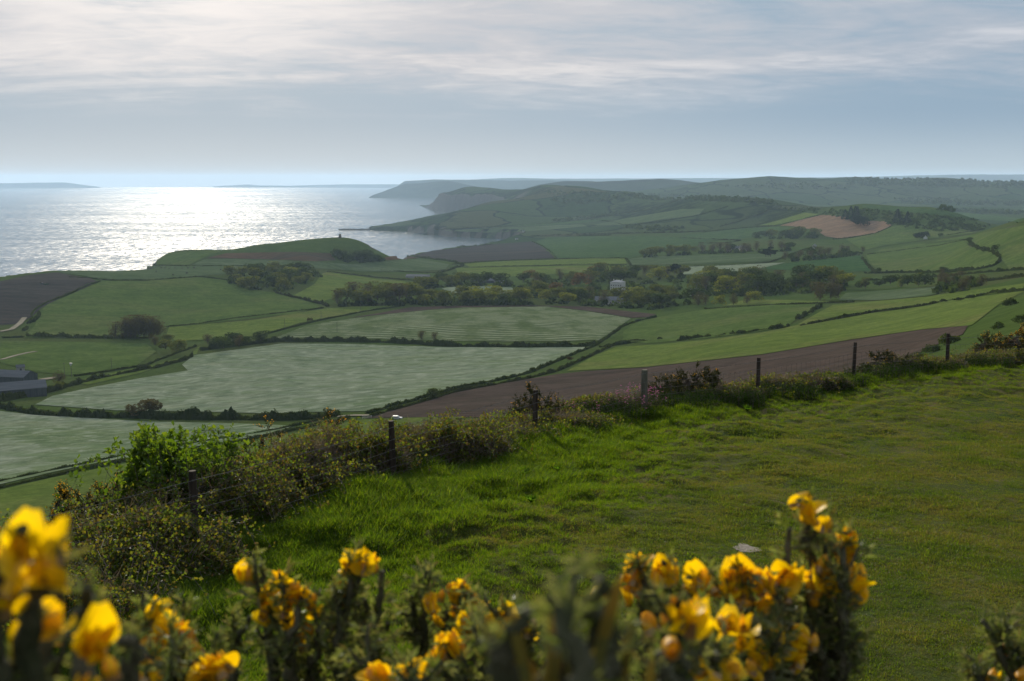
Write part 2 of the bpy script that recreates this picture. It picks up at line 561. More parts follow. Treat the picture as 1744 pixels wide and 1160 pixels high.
def ground_exact(x, y):
    x, y = np.asarray(x, float), np.asarray(y, float)
    zn, s = near_ground(x, y)
    r = np.hypot(x, y)
    yy = np.maximum(y, 1.0)
    zf = far_ground(x, yy) + fbm(x * 0.011, y * 0.011, 2.0, 3) * np.clip(r / 900, 0, 1) * 1.1
    zf = zf + fbm(x * 0.0035, y * 0.0035, 9.0, 3) * 9.0 * sstep(r, 3800, 6000)
    sd = shore_dist(x, y)
    cliff = sstep(sd + 12 * fbm(x * 0.02, y * 0.02, 5.0, 2) * sstep(r, 1000, 2000), -2, np.clip(r * 0.011, 18, 32))
    zf = np.where(r > 700, np.maximum(zf, 3.0) * cliff - 8 * (1 - cliff), zf)
    wgt = sstep(s, 22, 95)
    return zn * (1 - wgt) + zf * wgt


# polar sampling of the far land, also used to look heights up
TH = np.concatenate([np.linspace(-1.25, -0.5, 40)[:-1], np.linspace(-0.5, 0.5, 700), np.linspace(0.5, 1.25, 40)[1:]])
LN = np.arange(math.log(24), math.log(9800), 0.0092)
_t, _l = np.meshgrid(TH, LN)
GX, GY = np.sin(_t) * np.exp(_l), np.cos(_t) * np.exp(_l)
GZ = ground_exact(GX, GY)


def ground(x, y):
    x, y = np.asarray(x, float), np.asarray(y, float)
    r = np.maximum(np.hypot(x, y), 1e-6)
    th = np.clip(np.arctan2(x, y), TH[0], TH[-1] - 1e-9)
    i = np.clip(np.searchsorted(TH, th, side='right') - 1, 0, len(TH) - 2)
    fi = (th - TH[i]) / (TH[i + 1] - TH[i])
    g = np.clip((np.log(r) - LN[0]) / 0.0092, 0, len(LN) - 1.001)
    j = g.astype(int); fj = g - j
    z = (GZ[j, i] * (1 - fi) + GZ[j, i + 1] * fi) * (1 - fj) + (GZ[j + 1, i] * (1 - fi) + GZ[j + 1, i + 1] * fi) * fj
    near = r < 25
    if np.any(near):
        z = np.where(near, near_ground(x, y)[0], z)
    return z


_RD = np.exp(np.arange(math.log(26), math.log(9500), 0.004))


def land(px, py):
    """where the view ray through a photo position meets the far land -> (n,3)"""
    px, py = np.atleast_1d(np.asarray(px, float)), np.atleast_1d(np.asarray(py, float))
    out = np.zeros((len(px), 3))
    todo = np.ones(len(px), bool)
    rows = py.copy()
    for attempt in range(40):
        ii = np.nonzero(todo)[0]
        if not len(ii): break
        rx, rz = ray(px[ii], rows[ii])
        X, Y, Z = rx[:, None] * _RD, np.broadcast_to(_RD, (len(ii), len(_RD))), CAM_Z + rz[:, None] * _RD
        below = (Z - ground(X, Y)) < 0
        below[:, :3] = False
        has = below.any(1)
        k = below.argmax(1)
        for q in np.nonzero(has)[0]:
            a, b = _RD[k[q] - 1], _RD[k[q]]
            for _ in range(12):
                mth = 0.5 * (a + b)
                if CAM_Z + rz[q] * mth < float(ground(rx[q] * mth, mth)): b = mth
                else: a = mth
            out[ii[q]] = (rx[q] * b, b, float(ground(rx[q] * b, b)))
        todo[ii[has]] = False
        rows[todo] += 0.7
    return out


def path_px(pts, step=6.0):
    """photo polyline -> dense photo polyline"""
    pts = np.asarray(pts, float)
    o = []
    for a, b in zip(pts[:-1], pts[1:]):
        n = max(1, int(np.hypot(*(b - a)) / step))
        for k in range(n): o.append(a + (b - a) * k / n)
    o.append(pts[-1])
    return np.array(o)

# ------------------------------------------------------------------ base ground, sea, far hills
def land_mat():
    m, t, out = new_mat('open downland')
    geo = t.n('ShaderNodeNewGeometry')
    pos = geo.outputs['Position']
    flat = t.vmath('MULTIPLY', pos, (1, 1, 0.0))
    big = t.noise(flat, 0.0035, 5, 0.6, 0.8)
    mid = t.noise(flat, 0.03, 5, 0.62, 0.5)
    fin = t.noise(flat, 0.35, 4, 0.6)
    c = t.mix(t.smooth(mid, 0.35, 0.65), (0.062, 0.098, 0.024), (0.080, 0.118, 0.030))
    c = t.mix(t.smooth(big, 0.45, 0.66), c, (0.082, 0.10, 0.032))
    # farther off: enclosed pastures, each its own green, with dark hedge lines
    ln = t.vmath('LENGTH', flat)
    far = t.smooth(ln, 2900, 3500)
    wob = t.n('ShaderNodeTexNoise'); t.put(wob.inputs['Vector'], flat); wob.inputs['Scale'].default_value = 0.004
    vv = t.vmath('ADD', t.vmath('MULTIPLY', flat, (0.0036, 0.0019, 0)), t.vmath('MULTIPLY', wob.outputs['Color'], (0.7, 0.7, 0)))
    vo = t.n('ShaderNodeTexVoronoi', voronoi_dimensions='2D'); t.put(vo.inputs['Vector'], vv)
    vo.inputs['Scale'].default_value = 1.0
    ve = t.n('ShaderNodeTexVoronoi', voronoi_dimensions='2D', feature='DISTANCE_TO_EDGE'); t.put(ve.inputs['Vector'], vv)
    ve.inputs['Scale'].default_value = 1.0
    sr = t.n('ShaderNodeSeparateColor'); t.put(sr.inputs[0], vo.outputs['Color'])
    rp = t.n('ShaderNodeValToRGB')
    for k, (p_, cc) in enumerate([(0.0, (0.036, 0.064, 0.022)), (0.35, (0.054, 0.088, 0.029)), (0.6, (0.068, 0.092, 0.036)), (0.85, (0.038, 0.070, 0.023)), (1.0, (0.085, 0.088, 0.042))]):
        if k > 1: rp.color_ramp.elements.new(p_)
        rp.color_ramp.elements[k].position = p_; rp.color_ramp.elements[k].color = (*cc, 1)
    t.put(rp.inputs[0], sr.outputs[0])
    fc = t.mix(t.smooth(ve.outputs['Distance'], 0.012, 0.03), (0.016, 0.026, 0.010), rp.outputs[0])
    # scrub and gorse on the steeper banks
    nz = t.n('ShaderNodeSeparateXYZ'); t.put(nz.inputs[0], geo.outputs['Normal'])
    steep = t.smooth(t.math('ADD', nz.outputs[2], t.math('MULTIPLY', t.math('SUBTRACT', mid, 0.5), 0.10)), 0.993, 0.962)
    fc = t.mix(t.math('MULTIPLY', steep, t.smooth(t.noise(flat, 0.02, 6, 0.7), 0.36, 0.56)), fc, (0.018, 0.028, 0.011))
    c = t.mix(far, c, fc)
    scr = t.math('MULTIPLY', t.smooth(t.noise(flat, 0.045, 6, 0.7, 0.4), 0.52, 0.64), t.smooth(ln, 70, 300, 1, 0))
    c = t.mix(t.math('MULTIPLY', scr, 0.75), c, (0.030, 0.040, 0.014))
    c = t.mix(t.smooth(fin, 0.3, 0.6), t.mix(1, c, (0.75, 0.75, 0.75), 'MULTIPLY'), c)
    rock = t.mix(t.noise(pos, 0.08, 6, 0.7), (0.055, 0.052, 0.046), (0.15, 0.135, 0.11))
    c = t.mix(t.smooth(nz.outputs[2], 0.90, 0.82), c, rock)
    bs = t.n('ShaderNodeBsdfDiffuse')
    t.put(bs.inputs['Color'], c)
    bs.inputs['Roughness'].default_value = 0.6
    bp = t.n('ShaderNodeBump'); bp.inputs['Strength'].default_value = 0.35; bp.inputs['Distance'].default_value = 1.0
    t.put(bp.inputs['Height'], fin); t.put(bs.inputs['Normal'], bp.outputs[0])
    t.put(out.inputs[0], bs.outputs[0])
    return m


M_LAND = land_mat()
nr, ncol = GX.shape
idx = np.arange(nr * ncol).reshape(nr, ncol)
Q = np.stack([idx[:-1, :-1], idx[:-1, 1:], idx[1:, 1:], idx[1:, :-1]], -1).reshape(-1, 4)
_s = fence_dist(GX, GY)
V = np.stack([GX, GY, GZ - 1.0 * (1 - sstep(_s, 2.6, 4.6)) * (np.hypot(GX, GY) < 80)], -1).reshape(-1, 3)
keep = (GZ.ravel()[Q] > -7.5).any(1)
hill_o = obj('downland', mesh_np('downland', V, Q[keep], [M_LAND], None, True))
tag(hill_o, 'rolling green downland running from the fenced hilltop to the cliffs', None, None, 'structure')

# sea
def sea_mat():
    m, t, out = new_mat('sea water')
    pos = t.n('ShaderNodeNewGeometry').outputs['Position']
    rot2 = t.n('ShaderNodeMapping'); t.put(rot2.inputs[0], pos)
    rot2.inputs['Rotation'].default_value = (0, 0, R(12))
    sw = t.n('ShaderNodeMapping'); t.put(sw.inputs[0], pos)
    sw.inputs['Rotation'].default_value = (0, 0, R(20)); sw.inputs['Scale'].default_value = (0.6, 1.2, 1)
    a = t.noise(sw.outputs[0], 0.035, 4, 0.6, 0.6)
    b = t.noise(sw.outputs[0], 0.16, 3, 0.6, 0.4)
    c = t.noise(pos, 0.004, 4, 0.6, 1.0)
    hgt = t.math('ADD', t.math('MULTIPLY', a, 5.0), t.math('MULTIPLY', b, 1.5))
    e = t.noise(t.vmath('MULTIPLY', pos, (0.5, 1.6, 1)), 0.0011, 6, 0.6, 1.2)
    df = t.n('ShaderNodeBsdfDiffuse')
    t.put(df.inputs[0], t.mix(t.smooth(c, 0.4, 0.6), (0.035, 0.075, 0.10), (0.05, 0.09, 0.11)))
    calm = t.n('ShaderNodeBsdfGlossy', distribution='BECKMANN')      # the smooth part of the swell, mirroring the sky
    calm.inputs[0].default_value = (0.62, 0.66, 0.70, 1)
    calm.inputs['Roughness'].default_value = 0.14
    chop = t.n('ShaderNodeBsdfGlossy', distribution='BECKMANN')      # wind ripples that catch the sun
    fac1 = t.noise(t.vmath('MULTIPLY', rot2.outputs[0], (0.10, 0.030, 1)), 1.0, 3, 0.65, 0.8)
    fac2 = t.noise(t.vmath('MULTIPLY', rot2.outputs[0], (0.034, 0.007, 1)), 1.0, 4, 0.6, 0.6)
    spark = t.math('MULTIPLY', t.smooth(fac1, 0.42, 0.64, 0.04, 1.3), t.smooth(fac2, 0.32, 0.64, 0.35, 1.4))  # sun sparkle painted as noise into the ripples' gloss colour
    t.put(chop.inputs[0], t.mix(1.0, t.mix(t.smooth(e, 0.35, 0.65), (0.024, 0.023, 0.0215), (0.054, 0.0515, 0.049)), spark, 'MULTIPLY'))
    t.put(chop.inputs['Roughness'], t.smooth(c, 0.3, 0.7, 0.42, 0.52))
    bp = t.n('ShaderNodeBump'); bp.inputs['Strength'].default_value = 1.0; bp.inputs['Distance'].default_value = 1.0
    t.put(bp.inputs['Height'], hgt)
    t.put(chop.inputs['Normal'], bp.outputs[0])
    b2 = t.n('ShaderNodeBump'); b2.inputs['Strength'].default_value = 0.12; b2.inputs['Distance'].default_value = 1.0
    t.put(b2.inputs['Height'], hgt)
    t.put(calm.inputs['Normal'], b2.outputs[0])
    mx = t.n('ShaderNodeMixShader'); mx.inputs[0].default_value = 0.62
    t.put(mx.inputs[1], df.outputs[0]); t.put(mx.inputs[2], calm.outputs[0])
    ad = t.n('ShaderNodeAddShader')
    t.put(ad.inputs[0], mx.outputs[0]); t.put(ad.inputs[1], chop.outputs[0])
    t.put(out.inputs[0], ad.outputs[0])
    return m


SEA_R = 27500
a = np.linspace(-1.5, 1.5, 160)
rr = np.array([0, 500, 1200, 2500, 5000, 9000, 15000, 21000, SEA_R])
A_, R_ = np.meshgrid(a, rr)
V = np.stack([np.sin(A_) * R_, np.cos(A_) * R_ - 600 * (R_ == 0), np.zeros_like(A_)], -1).reshape(-1, 3)
idx = np.arange(A_.size).reshape(A_.shape)
Q = np.stack([idx[:-1, :-1], idx[:-1, 1:], idx[1:, 1:], idx[1:, :-1]], -1).reshape(-1, 4)
sea = obj('sea', mesh_np('sea', V, Q, [sea_mat()], None, True))
tag(sea, 'glittering pale sea stretching to the horizon', None, None, 'structure')

# far ranges beyond the mapped land: each a ridge with a front and a back slope
M_FARHILL = field_mat('distant hill', (0.036, 0.056, 0.026), (0.056, 0.074, 0.036), (0.022, 0.034, 0.016), scale=0.0016, fine=0.008, bump=0.2)


def ridge(name, label, crest, front, back, base=-6.0, jag=3.0):
    """crest: (photo column, photo row, distance) from one end to the other"""
    crest = np.array(crest, float)
    n = 160
    s = np.linspace(0, 1, n)
    k = np.linspace(0, 1, len(crest))
    cx, cy, cd = (np.interp(s, k, crest[:, q]) for q in range(3))
    rx, rz = ray(cx, cy)
    X, Y, Z = rx * cd, cd, CAM_Z + rz * cd
    Z = Z + fbm(X * 0.004, Y * 0.004, 0.5, 4) * jag
    sec = np.concatenate([-np.linspace(1, 0, 16), np.linspace(0, 1, 9)[1:]])
    V = []
    for q in sec:
        wv = front if q < 0 else back
        prof = 1 - sstep(abs(q), 0, 1) if q < 0 else 1 - q ** 2
        off = q * wv
        xx, yy = X, Y + off
        zz = base + (Z - base) * prof + fbm(xx * 0.003, yy * 0.003, 3.0, 4) * jag * 3 * abs(q) * (1 - abs(q))
        V.append(np.stack([xx, yy, zz], -1))
    V = np.array(V)
    idx = np.arange(V.shape[0] * n).reshape(V.shape[0], n)
    Q = np.stack([idx[:-1, :-1], idx[:-1, 1:], idx[1:, 1:], idx[1:, :-1]], -1).reshape(-1, 4)
    o = obj(name, mesh_np(name, V.reshape(-1, 3), Q, [M_FARHILL], None, True))
    tag(o, label, None, None, 'structure')
    return o


ridge('hills', 'rounded blue green hill behind the cliff top ridge', [(880, 326, 9600), (920, 314, 9600), (960, 309, 9500), (1020, 309, 9400), (1080, 306, 9200), (1125, 304.5, 9200), (1160, 307, 9200), (1200, 312, 9300), (1260, 312, 9500), (1340, 309, 9600)], 1500, 1500, 40)
ridge('headland', 'hazy blue headland with a low stepped nose in the sea', [(640, 331, 12600), (652, 327, 12600), (664, 322, 12600), (690, 313, 12600), (715, 312, 12500), (745, 309, 12400), (765, 308, 12400), (790, 313, 12400), (830, 322, 12400), (850, 326, 12400)], 900, 900)
ridge('headland', 'paler long cliff line behind the stepped headland', [(674, 320, 15500), (684, 312, 15500), (690, 308.5, 15500), (740, 305.8, 15500), (790, 306, 15500), (850, 307.5, 15500), (930, 307, 15500), (1010, 308, 15500)], 700, 1500)
ridge('hills', 'faint far line of hills on the right horizon', [(800, 306, 22000), (850, 303.5, 22000), (890, 303, 22000), (940, 304.5, 22000), (1060, 304, 22000), (1200, 303.5, 22000), (1320, 303, 22000), (1480, 301, 22000), (1620, 297.5, 22000), (1800, 297, 22000), (2000, 298, 22000)], 3000, 2500, 0)
ridge('island', 'long flat topped blue island on the left horizon', [(-260, 316, 24500), (-180, 314, 24500), (0, 312.2, 24500), (60, 311.3, 24500), (108, 310.8, 24500), (122, 312.5, 24500), (140, 315.5, 24500), (152, 317.6, 24500)], 420, 900, -8, 2)
ridge('island', 'thin low strip of land on the horizon above the tower', [(365, 317.5, 26000), (395, 315.8, 26000), (420, 314.5, 26000), (440, 315.8, 26000), (490, 316.5, 26000), (545, 315, 26000), (600, 314.0, 26000), (650, 314, 26000), (700, 314, 26000)], 300, 700, -8, 2)

# the air: one even, thin haze round everything below the camera's height
hm = bpy.data.materials.new('haze')
hm.use_nodes = True
ht = NT(hm.node_tree)
ho = ht.n('ShaderNodeOutputMaterial')
pv = ht.n('ShaderNodeVolumePrincipled')
pv.inputs['Color'].default_value = (0.55, 0.76, 1.0, 1)
pv.inputs['Density'].default_value = 0.000036
pv.inputs['Anisotropy'].default_value = 0.2
ht.put(ho.inputs['Volume'], pv.outputs[0])
hb = MB()
hb.box((0, 12000, 140), (70000, 40000, 306))
haze = obj('haze', hb.mesh('haze', [hm]))
tag(haze, 'thin blue haze lying over the sea and the far hills', 'haze', None, 'stuff')

# thin rock ledge running out from the far point of the bay
b = MB()
_x = np.linspace(575, 628, 26)
_P = np.array([(ray(q, 304)[0] * 4480, 4480, 0.6 + 1.6 * (k / 25) + 0.5 * vnoise(k * 0.7, 2.0)) for k, q in enumerate(_x)])
b.tube(_P, 3.2 + 1.5 * np.abs(vnoise(np.arange(26) * 0.5, 1.0)), 6)
tag(obj('rock_ledge', b.mesh('rock_ledge', [M_LAND], True)), 'thin dark rock ledge running out to sea from the bay point', 'rock ledge')

# ------------------------------------------------------------------ the hilltop turf
def lawn_mat():
    m, t, out = new_mat('grazed turf')
    pos = t.n('ShaderNodeNewGeometry').outputs['Position']
    a = t.noise(pos, 0.35, 5, 0.6, 0.4)
    b = t.noise(pos, 1.3, 6, 0.65)
    c3 = t.noise(pos, 40, 3, 0.7)
    c = t.mix(t.smooth(a, 0.38, 0.62), (0.036, 0.060, 0.011), (0.070, 0.080, 0.022))
    c = t.mix(t.smooth(b, 0.52, 0.70), c, (0.12, 0.098, 0.050))
    c = t.mix(t.smooth(c3, 0.3, 0.6), t.mix(1, c, (0.5, 0.5, 0.45), 'MULTIPLY'), c)
    bs = t.n('ShaderNodeBsdfPrincipled')
    t.put(bs.inputs['Base Color'], c)
    bs.inputs['Roughness'].default_value = 0.9
    bs.inputs['Specular IOR Level'].default_value = 0.02
    bp = t.n('ShaderNodeBump'); bp.inputs['Strength'].default_value = 0.7; bp.inputs['Distance'].default_value = 0.03
    t.put(bp.inputs['Height'], c3); t.put(bs.inputs['Normal'], bp.outputs[0])
    t.put(out.inputs[0], bs.outputs[0])
    return m


def lumps(x, y):
    """tussocks: stronger beside the fence, faint on the mown turf"""
    s = fence_dist(x, y)
    near = sstep(s, -9, -1.0)
    return fbm(x * 0.9, y * 0.9, 4.0, 3) * (0.02 + 0.10 * near) + fbm(x * 2.6, y * 2.6, 8.0, 2) * (0.012 + 0.05 * near)


def turf(x, y):
    z = near_ground(x, y)[0]
    return z + lumps(np.asarray(x, float), np.asarray(y, float))


thn = np.concatenate([np.linspace(-math.pi, -0.62, 60)[:-1], np.linspace(-0.62, 0.62, 330), np.linspace(0.62, math.pi, 60)[1:]])
lnn = np.concatenate([np.linspace(math.log(0.3), math.log(9), 40)[:-1], np.linspace(math.log(9), math.log(62), 230)])
T_, L_ = np.meshgrid(thn, lnn)
NX, NY = np.sin(T_) * np.exp(L_), np.cos(T_) * np.exp(L_)
NZ = turf(NX, NY)
sN = fence_dist(NX, NY)
NZ = NZ - 0.6 * sstep(sN, 1.5, 4.0) * sstep(np.exp(L_), 24, 27)          # dips under the open down beyond the fence
idx = np.arange(NX.size).reshape(NX.shape)
Q = np.stack([idx[:-1, :-1], idx[:-1, 1:], idx[1:, 1:], idx[1:, :-1]], -1).reshape(-1, 4)
M_TURF = lawn_mat()
lawn = obj('lawn', mesh_np('lawn', np.stack([NX, NY, NZ], -1).reshape(-1, 3), Q, [M_TURF], None, True))
tag(lawn, 'close cropped grassy hilltop inside the wire fence', None, None, 'structure')

# ------------------------------------------------------------------ fields of the valley
F_BRIGHT = field_mat('bright pasture', (0.155, 0.205, 0.044), (0.180, 0.232, 0.052), (0.200, 0.215, 0.064), scale=0.012, fine=0.3)
F_GREEN = field_mat('green pasture', (0.112, 0.164, 0.042), (0.138, 0.190, 0.050), (0.156, 0.186, 0.058), scale=0.010, fine=0.25)
F_DEEP = field_mat('deep green crop', (0.082, 0.138, 0.044), (0.098, 0.156, 0.050), None, scale=0.010, fine=0.25)
F_SILVER = field_mat('barley with painted sheen', (0.262, 0.305, 0.185), (0.305, 0.340, 0.225), (0.215, 0.270, 0.130), scale=0.010, fine=0.22, stretch=(0.8, 1.0, 1), bump=0.5, spec=0.02, rough=0.9,
                     rows=(0.5, 24.0, (0.165, 0.225, 0.11), 0.55), patch=((0.365, 0.395, 0.29), 0.11, 0.46, 0.80))  # sheen of the backlit crop painted in: pale base colour, paler streaks
F_PALE = field_mat('pale green crop', (0.115, 0.158, 0.066), (0.135, 0.178, 0.080), (0.160, 0.20, 0.10), scale=0.010, fine=0.22, stretch=(0.5, 1.1, 1), bump=0.4)
F_BROWN = field_mat('bare brown plough', (0.118, 0.083, 0.064), (0.145, 0.104, 0.080), (0.096, 0.070, 0.056), scale=0.012, fine=0.4, stretch=(0.5, 1.6, 1), spec=0.03, rows=(0.25, 5.0, (0.050, 0.037, 0.030), 0.5))
F_DARK = field_mat('dark tilled soil', (0.075, 0.064, 0.058), (0.096, 0.081, 0.072), (0.115, 0.094, 0.076), scale=0.010, fine=0.3, stretch=(0.4, 1.6, 1), spec=0.03)
F_RUST = field_mat('reddish dry field', (0.135, 0.085, 0.052), (0.175, 0.105, 0.060), (0.10, 0.085, 0.06), scale=0.010, fine=0.2, stretch=(0.3, 1.5, 1))
F_TAN = field_mat('tan bare field', (0.30, 0.185, 0.115), (0.36, 0.225, 0.145), (0.26, 0.175, 0.105), scale=0.008, fine=0.2, stretch=(0.3, 1.4, 1), rows=(0.6, 26.0, (0.21, 0.145, 0.085), 0.5))
F_STRIPE = field_mat('striped young crop', (0.145, 0.185, 0.075), (0.160, 0.20, 0.085), (0.175, 0.21, 0.098), scale=0.010, fine=0.3, rows=(0.10, 11.5, (0.34, 0.36, 0.24), 0.85))
F_TRAM = field_mat('drilled green crop', (0.072, 0.140, 0.044), (0.084, 0.152, 0.050), None, scale=0.010, fine=0.3, rows=(-0.75, 26.0, (0.030, 0.070, 0.022), 0.8))
F_OCHRE = field_mat('dry ochre pasture', (0.095, 0.098, 0.042), (0.115, 0.112, 0.052), None, scale=0.010, fine=0.25)

FIELDS = [
    ('dark tilled field sloping to the left cliff edge', F_DARK, [(-40, 487), (0, 480), (45, 470), (95, 465), (150, 474), (167, 480), (140, 493), (105, 507), (70, 525), (55, 540), (45, 545), (25, 553), (-40, 556)]),
    ('wide shaded green field below the left clifftop wood', F_GREEN, [(172, 480), (230, 478), (330, 472), (385, 478), (420, 492), (500, 505), (545, 524), (500, 535), (430, 543), (350, 552), (285, 558), (270, 570), (200, 574), (110, 576), (40, 576), (60, 555), (64, 535), (80, 520), (110, 507), (150, 490)]),
    ('narrow clifftop pasture where dark cattle graze', F_PALE, [(97, 464), (150, 457), (250, 454), (400, 454), (450, 455), (400, 466), (350, 470), (280, 476), (170, 477), (150, 472)]),
    ('smooth green slope at the cliff corner beside the sea', F_GREEN, [(252, 451), (286, 431), (330, 429), (378, 428), (345, 441), (322, 452)]),
    ('long reddish dry field on the tower hill', F_RUST, [(350, 441), (385, 432), (500, 430), (562, 432), (572, 444), (540, 446), (470, 443), (400, 441)]),
    ('small reddish patch right of the round tower hill wood', F_RUST, [(652, 440), (668, 437), (700, 437), (714, 440), (690, 442), (660, 444)]),
    ('pale silvery field curving under the tower hill', F_PALE, [(326, 452), (350, 442), (400, 442), (470, 444), (540, 447), (600, 451), (650, 446), (715, 441), (765, 451), (758, 460), (700, 463), (620, 463), (560, 459), (500, 455), (440, 454)]),
    ('bright green field right of the left wood', F_BRIGHT, [(550, 466), (560, 464), (640, 476), (690, 480), (708, 489), (640, 492), (600, 496), (575, 506), (545, 516), (500, 504), (535, 485)]),
    ('long bright green strip below the shaded field', F_BRIGHT, [(288, 558), (430, 546), (550, 527), (600, 523), (680, 521), (620, 531), (560, 541), (510, 551), (440, 573), (400, 574), (340, 580), (300, 582), (284, 570)]),
    ('striped crop dome in the middle of the valley', F_STRIPE, [(470, 576), (520, 556), (580, 546), (650, 537), (730, 529), (790, 525), (930, 523), (1000, 531), (1075, 543), (1050, 560), (1020, 580), (950, 582), (850, 582), (760, 581), (650, 578)]),
    ('brown ploughed crescent above the striped dome', F_BROWN, [(590, 543), (640, 535), (700, 524), (760, 522), (900, 521), (1000, 523), (1080, 532), (1118, 536), (1105, 541), (1076, 542), (1000, 530), (930, 522.5), (790, 524.5), (730, 528.5), (650, 536.5)]),
    ('large silvery barley field left of the brown plough', F_SILVER, [(310, 622), (330, 606), (450, 590), (480, 586), (600, 587), (750, 592), (900, 593), (1000, 592), (985, 600), (950, 612), (900, 636), (850, 648), (770, 665), (700, 685), (640, 701), (560, 702), (450, 705), (350, 702), (200, 700), (60, 690), (90, 675), (160, 660), (240, 645), (320, 632)]),
    ('silvery barley field in the near left corner', F_SILVER, [(-40, 698), (0, 701), (60, 708), (150, 713), (250, 719), (400, 722), (500, 726), (470, 738), (400, 751), (300, 767), (200, 783), (100, 803), (0, 826), (-40, 834)]),
    ('narrow bright green field just below the hilltop gorse', F_BRIGHT, [(-40, 850), (0, 836), (100, 812), (250, 784), (400, 759), (500, 739), (590, 721), (622, 715), (720, 712), (790, 711), (740, 730), (640, 760), (520, 800), (420, 840), (250, 900), (-40, 960)]),
    ('broad brown ploughed field behind the fence posts', F_BROWN, [(622, 713), (640, 708), (700, 690), (780, 668), (850, 655), (950, 638), (1000, 633), (1100, 627), (1300, 605), (1450, 580), (1570, 563), (1648, 556), (1640, 570), (1600, 586), (1560, 605), (1480, 640), (1300, 690), (1000, 718), (800, 711), (720, 711.5)]),
    ('sunlit yellow green slope above the broad plough', F_BRIGHT, [(965, 633), (1010, 608), (1050, 592), (1120, 588), (1200, 580), (1300, 567), (1380, 550), (1450, 537), (1580, 518), (1640, 510), (1700, 502), (1744, 497), (1700, 520), (1655, 555), (1570, 562), (1450, 579), (1300, 604), (1100, 626)]),
    ('smooth green field right of the striped dome', F_GREEN, [(1060, 580), (1062, 565), (1080, 552), (1125, 540), (1200, 528), (1300, 520), (1400, 520), (1380, 535), (1355, 545), (1340, 558), (1280, 567), (1200, 577), (1100, 586)]),
    ('green strip between the two right hand hedges', F_BRIGHT, [(1358, 554), (1400, 530), (1420, 520), (1500, 513), (1580, 506), (1640, 497), (1744, 484), (1744, 494), (1640, 508), (1560, 520), (1450, 535)]),
    ('silvery green field left of the red brown thicket', F_PALE, [(1428, 512), (1440, 500), (1500, 496), (1595, 489), (1602, 500), (1580, 505), (1500, 512)]),
    ('small green paddock in front of the dark wood', F_BRIGHT, [(1230, 522), (1270, 511), (1350, 512), (1430, 515), (1300, 519)]),
    ('rounded green field on the right slope', F_GREEN, [(1475, 436), (1500, 426), (1640, 409), (1650, 420), (1690, 431), (1704, 442), (1690, 454), (1640, 461), (1500, 463), (1482, 450)]),
    ('deep green field with dark drill lines', F_TRAM, [(1290, 459), (1340, 449), (1465, 436), (1480, 450), (1490, 462), (1440, 464)]),
    ('tan bare field with two tree clumps', F_TAN, [(1328, 385), (1370, 374), (1400, 367), (1440, 369), (1450, 376), (1512, 378), (1518, 385), (1490, 398), (1430, 407), (1405, 403), (1390, 393), (1350, 386)]),
    ('narrow yellow green strip left of the tan field', F_BRIGHT, [(1292, 385), (1330, 375), (1370, 363), (1398, 366), (1360, 376), (1326, 384)]),
    ('green field left of the long dark copse', F_DEEP, [(1130, 408), (1180, 400), (1260, 390), (1320, 387), (1345, 389), (1352, 393), (1300, 402), (1262, 408), (1190, 410)]),
    ('pale field below the avenue of trees', F_PALE, [(1072, 442), (1100, 438), (1180, 436), (1300, 433), (1355, 428), (1340, 437), (1310, 446), (1200, 450), (1075, 452)]),
    ('silvery field beside the drilled crop', F_SILVER, [(1150, 456), (1220, 453), (1310, 449), (1338, 448), (1290, 459), (1225, 468), (1165, 468)]),
    ('bright green strip in front of the brown bay field', F_BRIGHT, [(790, 450), (850, 446), (1000, 441), (1064, 441), (1068, 450), (900, 453), (800, 456)]),
    ('green meadow behind the farm sheds', F_BRIGHT, [(775, 457), (900, 455), (990, 453), (1068, 452), (1060, 460), (1000, 464), (900, 470), (840, 474), (780, 466)]),
    ('grey brown tilled field beside the bay', F_DARK, [(690, 433), (760, 425), (850, 416), (905, 412), (930, 425), (944, 440), (880, 443), (790, 448), (740, 441)]),
    ('domed green field right of the bay', F_DEEP, [(912, 412), (935, 405), (1000, 403.5), (1100, 402.5), (1200, 406), (1205, 418), (1130, 424), (1075, 440), (946, 440), (931, 424)]),
    ('dry ochre strip above the bay head', F_OCHRE, [(905, 401), (960, 399), (1008, 398), (980, 402.5), (930, 404)]),
    ('silvery glade enclosed by the valley woods', F_SILVER, [(752, 492), (790, 487), (870, 490), (882, 497), (840, 503), (768, 499)]),
    ('flat green field above the barns', F_GREEN, [(-40, 578), (0, 581), (250, 586), (266, 600), (232, 624), (120, 640), (60, 634), (0, 618), (-40, 614)]),
    ('narrow green lane side strip right of the barns', F_BRIGHT, [(120, 652), (170, 640), (250, 625), (335, 604), (340, 590), (322, 606), (240, 636), (150, 656)]),
    ('deep green strip on the top of the far escarpment', F_DEEP, [(1468, 350), (1550, 354), (1640, 363), (1744, 373), (1744, 380), (1660, 374), (1560, 364), (1470, 355)]),
    ('open green hillside at the right edge', F_GREEN, [(1500, 427), (1560, 420), (1600, 410), (1680, 396), (1744, 385), (1800, 400), (1800, 455), (1720, 460), (1706, 443), (1692, 430), (1652, 419), (1641, 408), (1560, 417)]),
    ('dull green flats below the escarpment scrub', F_GREEN, [(1440, 408), (1492, 399), (1520, 386), (1560, 384), (1640, 392), (1660, 398), (1590, 407), (1500, 420), (1470, 428)]),
    ('pale clifftop pasture at the far side of the bay', F_PALE, [(752, 394), (800, 391), (900, 387), (990, 382), (1000, 386), (900, 395), (830, 397)]),
    ('long green pasture under the far wooded ridge', F_DEEP, [(860, 386), (960, 378), (1060, 372), (1000, 380), (930, 385)]),
    ('sloping pasture on the flank of the far ridge', F_PALE, [(1010, 384), (1070, 372), (1160, 357), (1200, 356), (1190, 367), (1120, 376), (1065, 384)]),
]


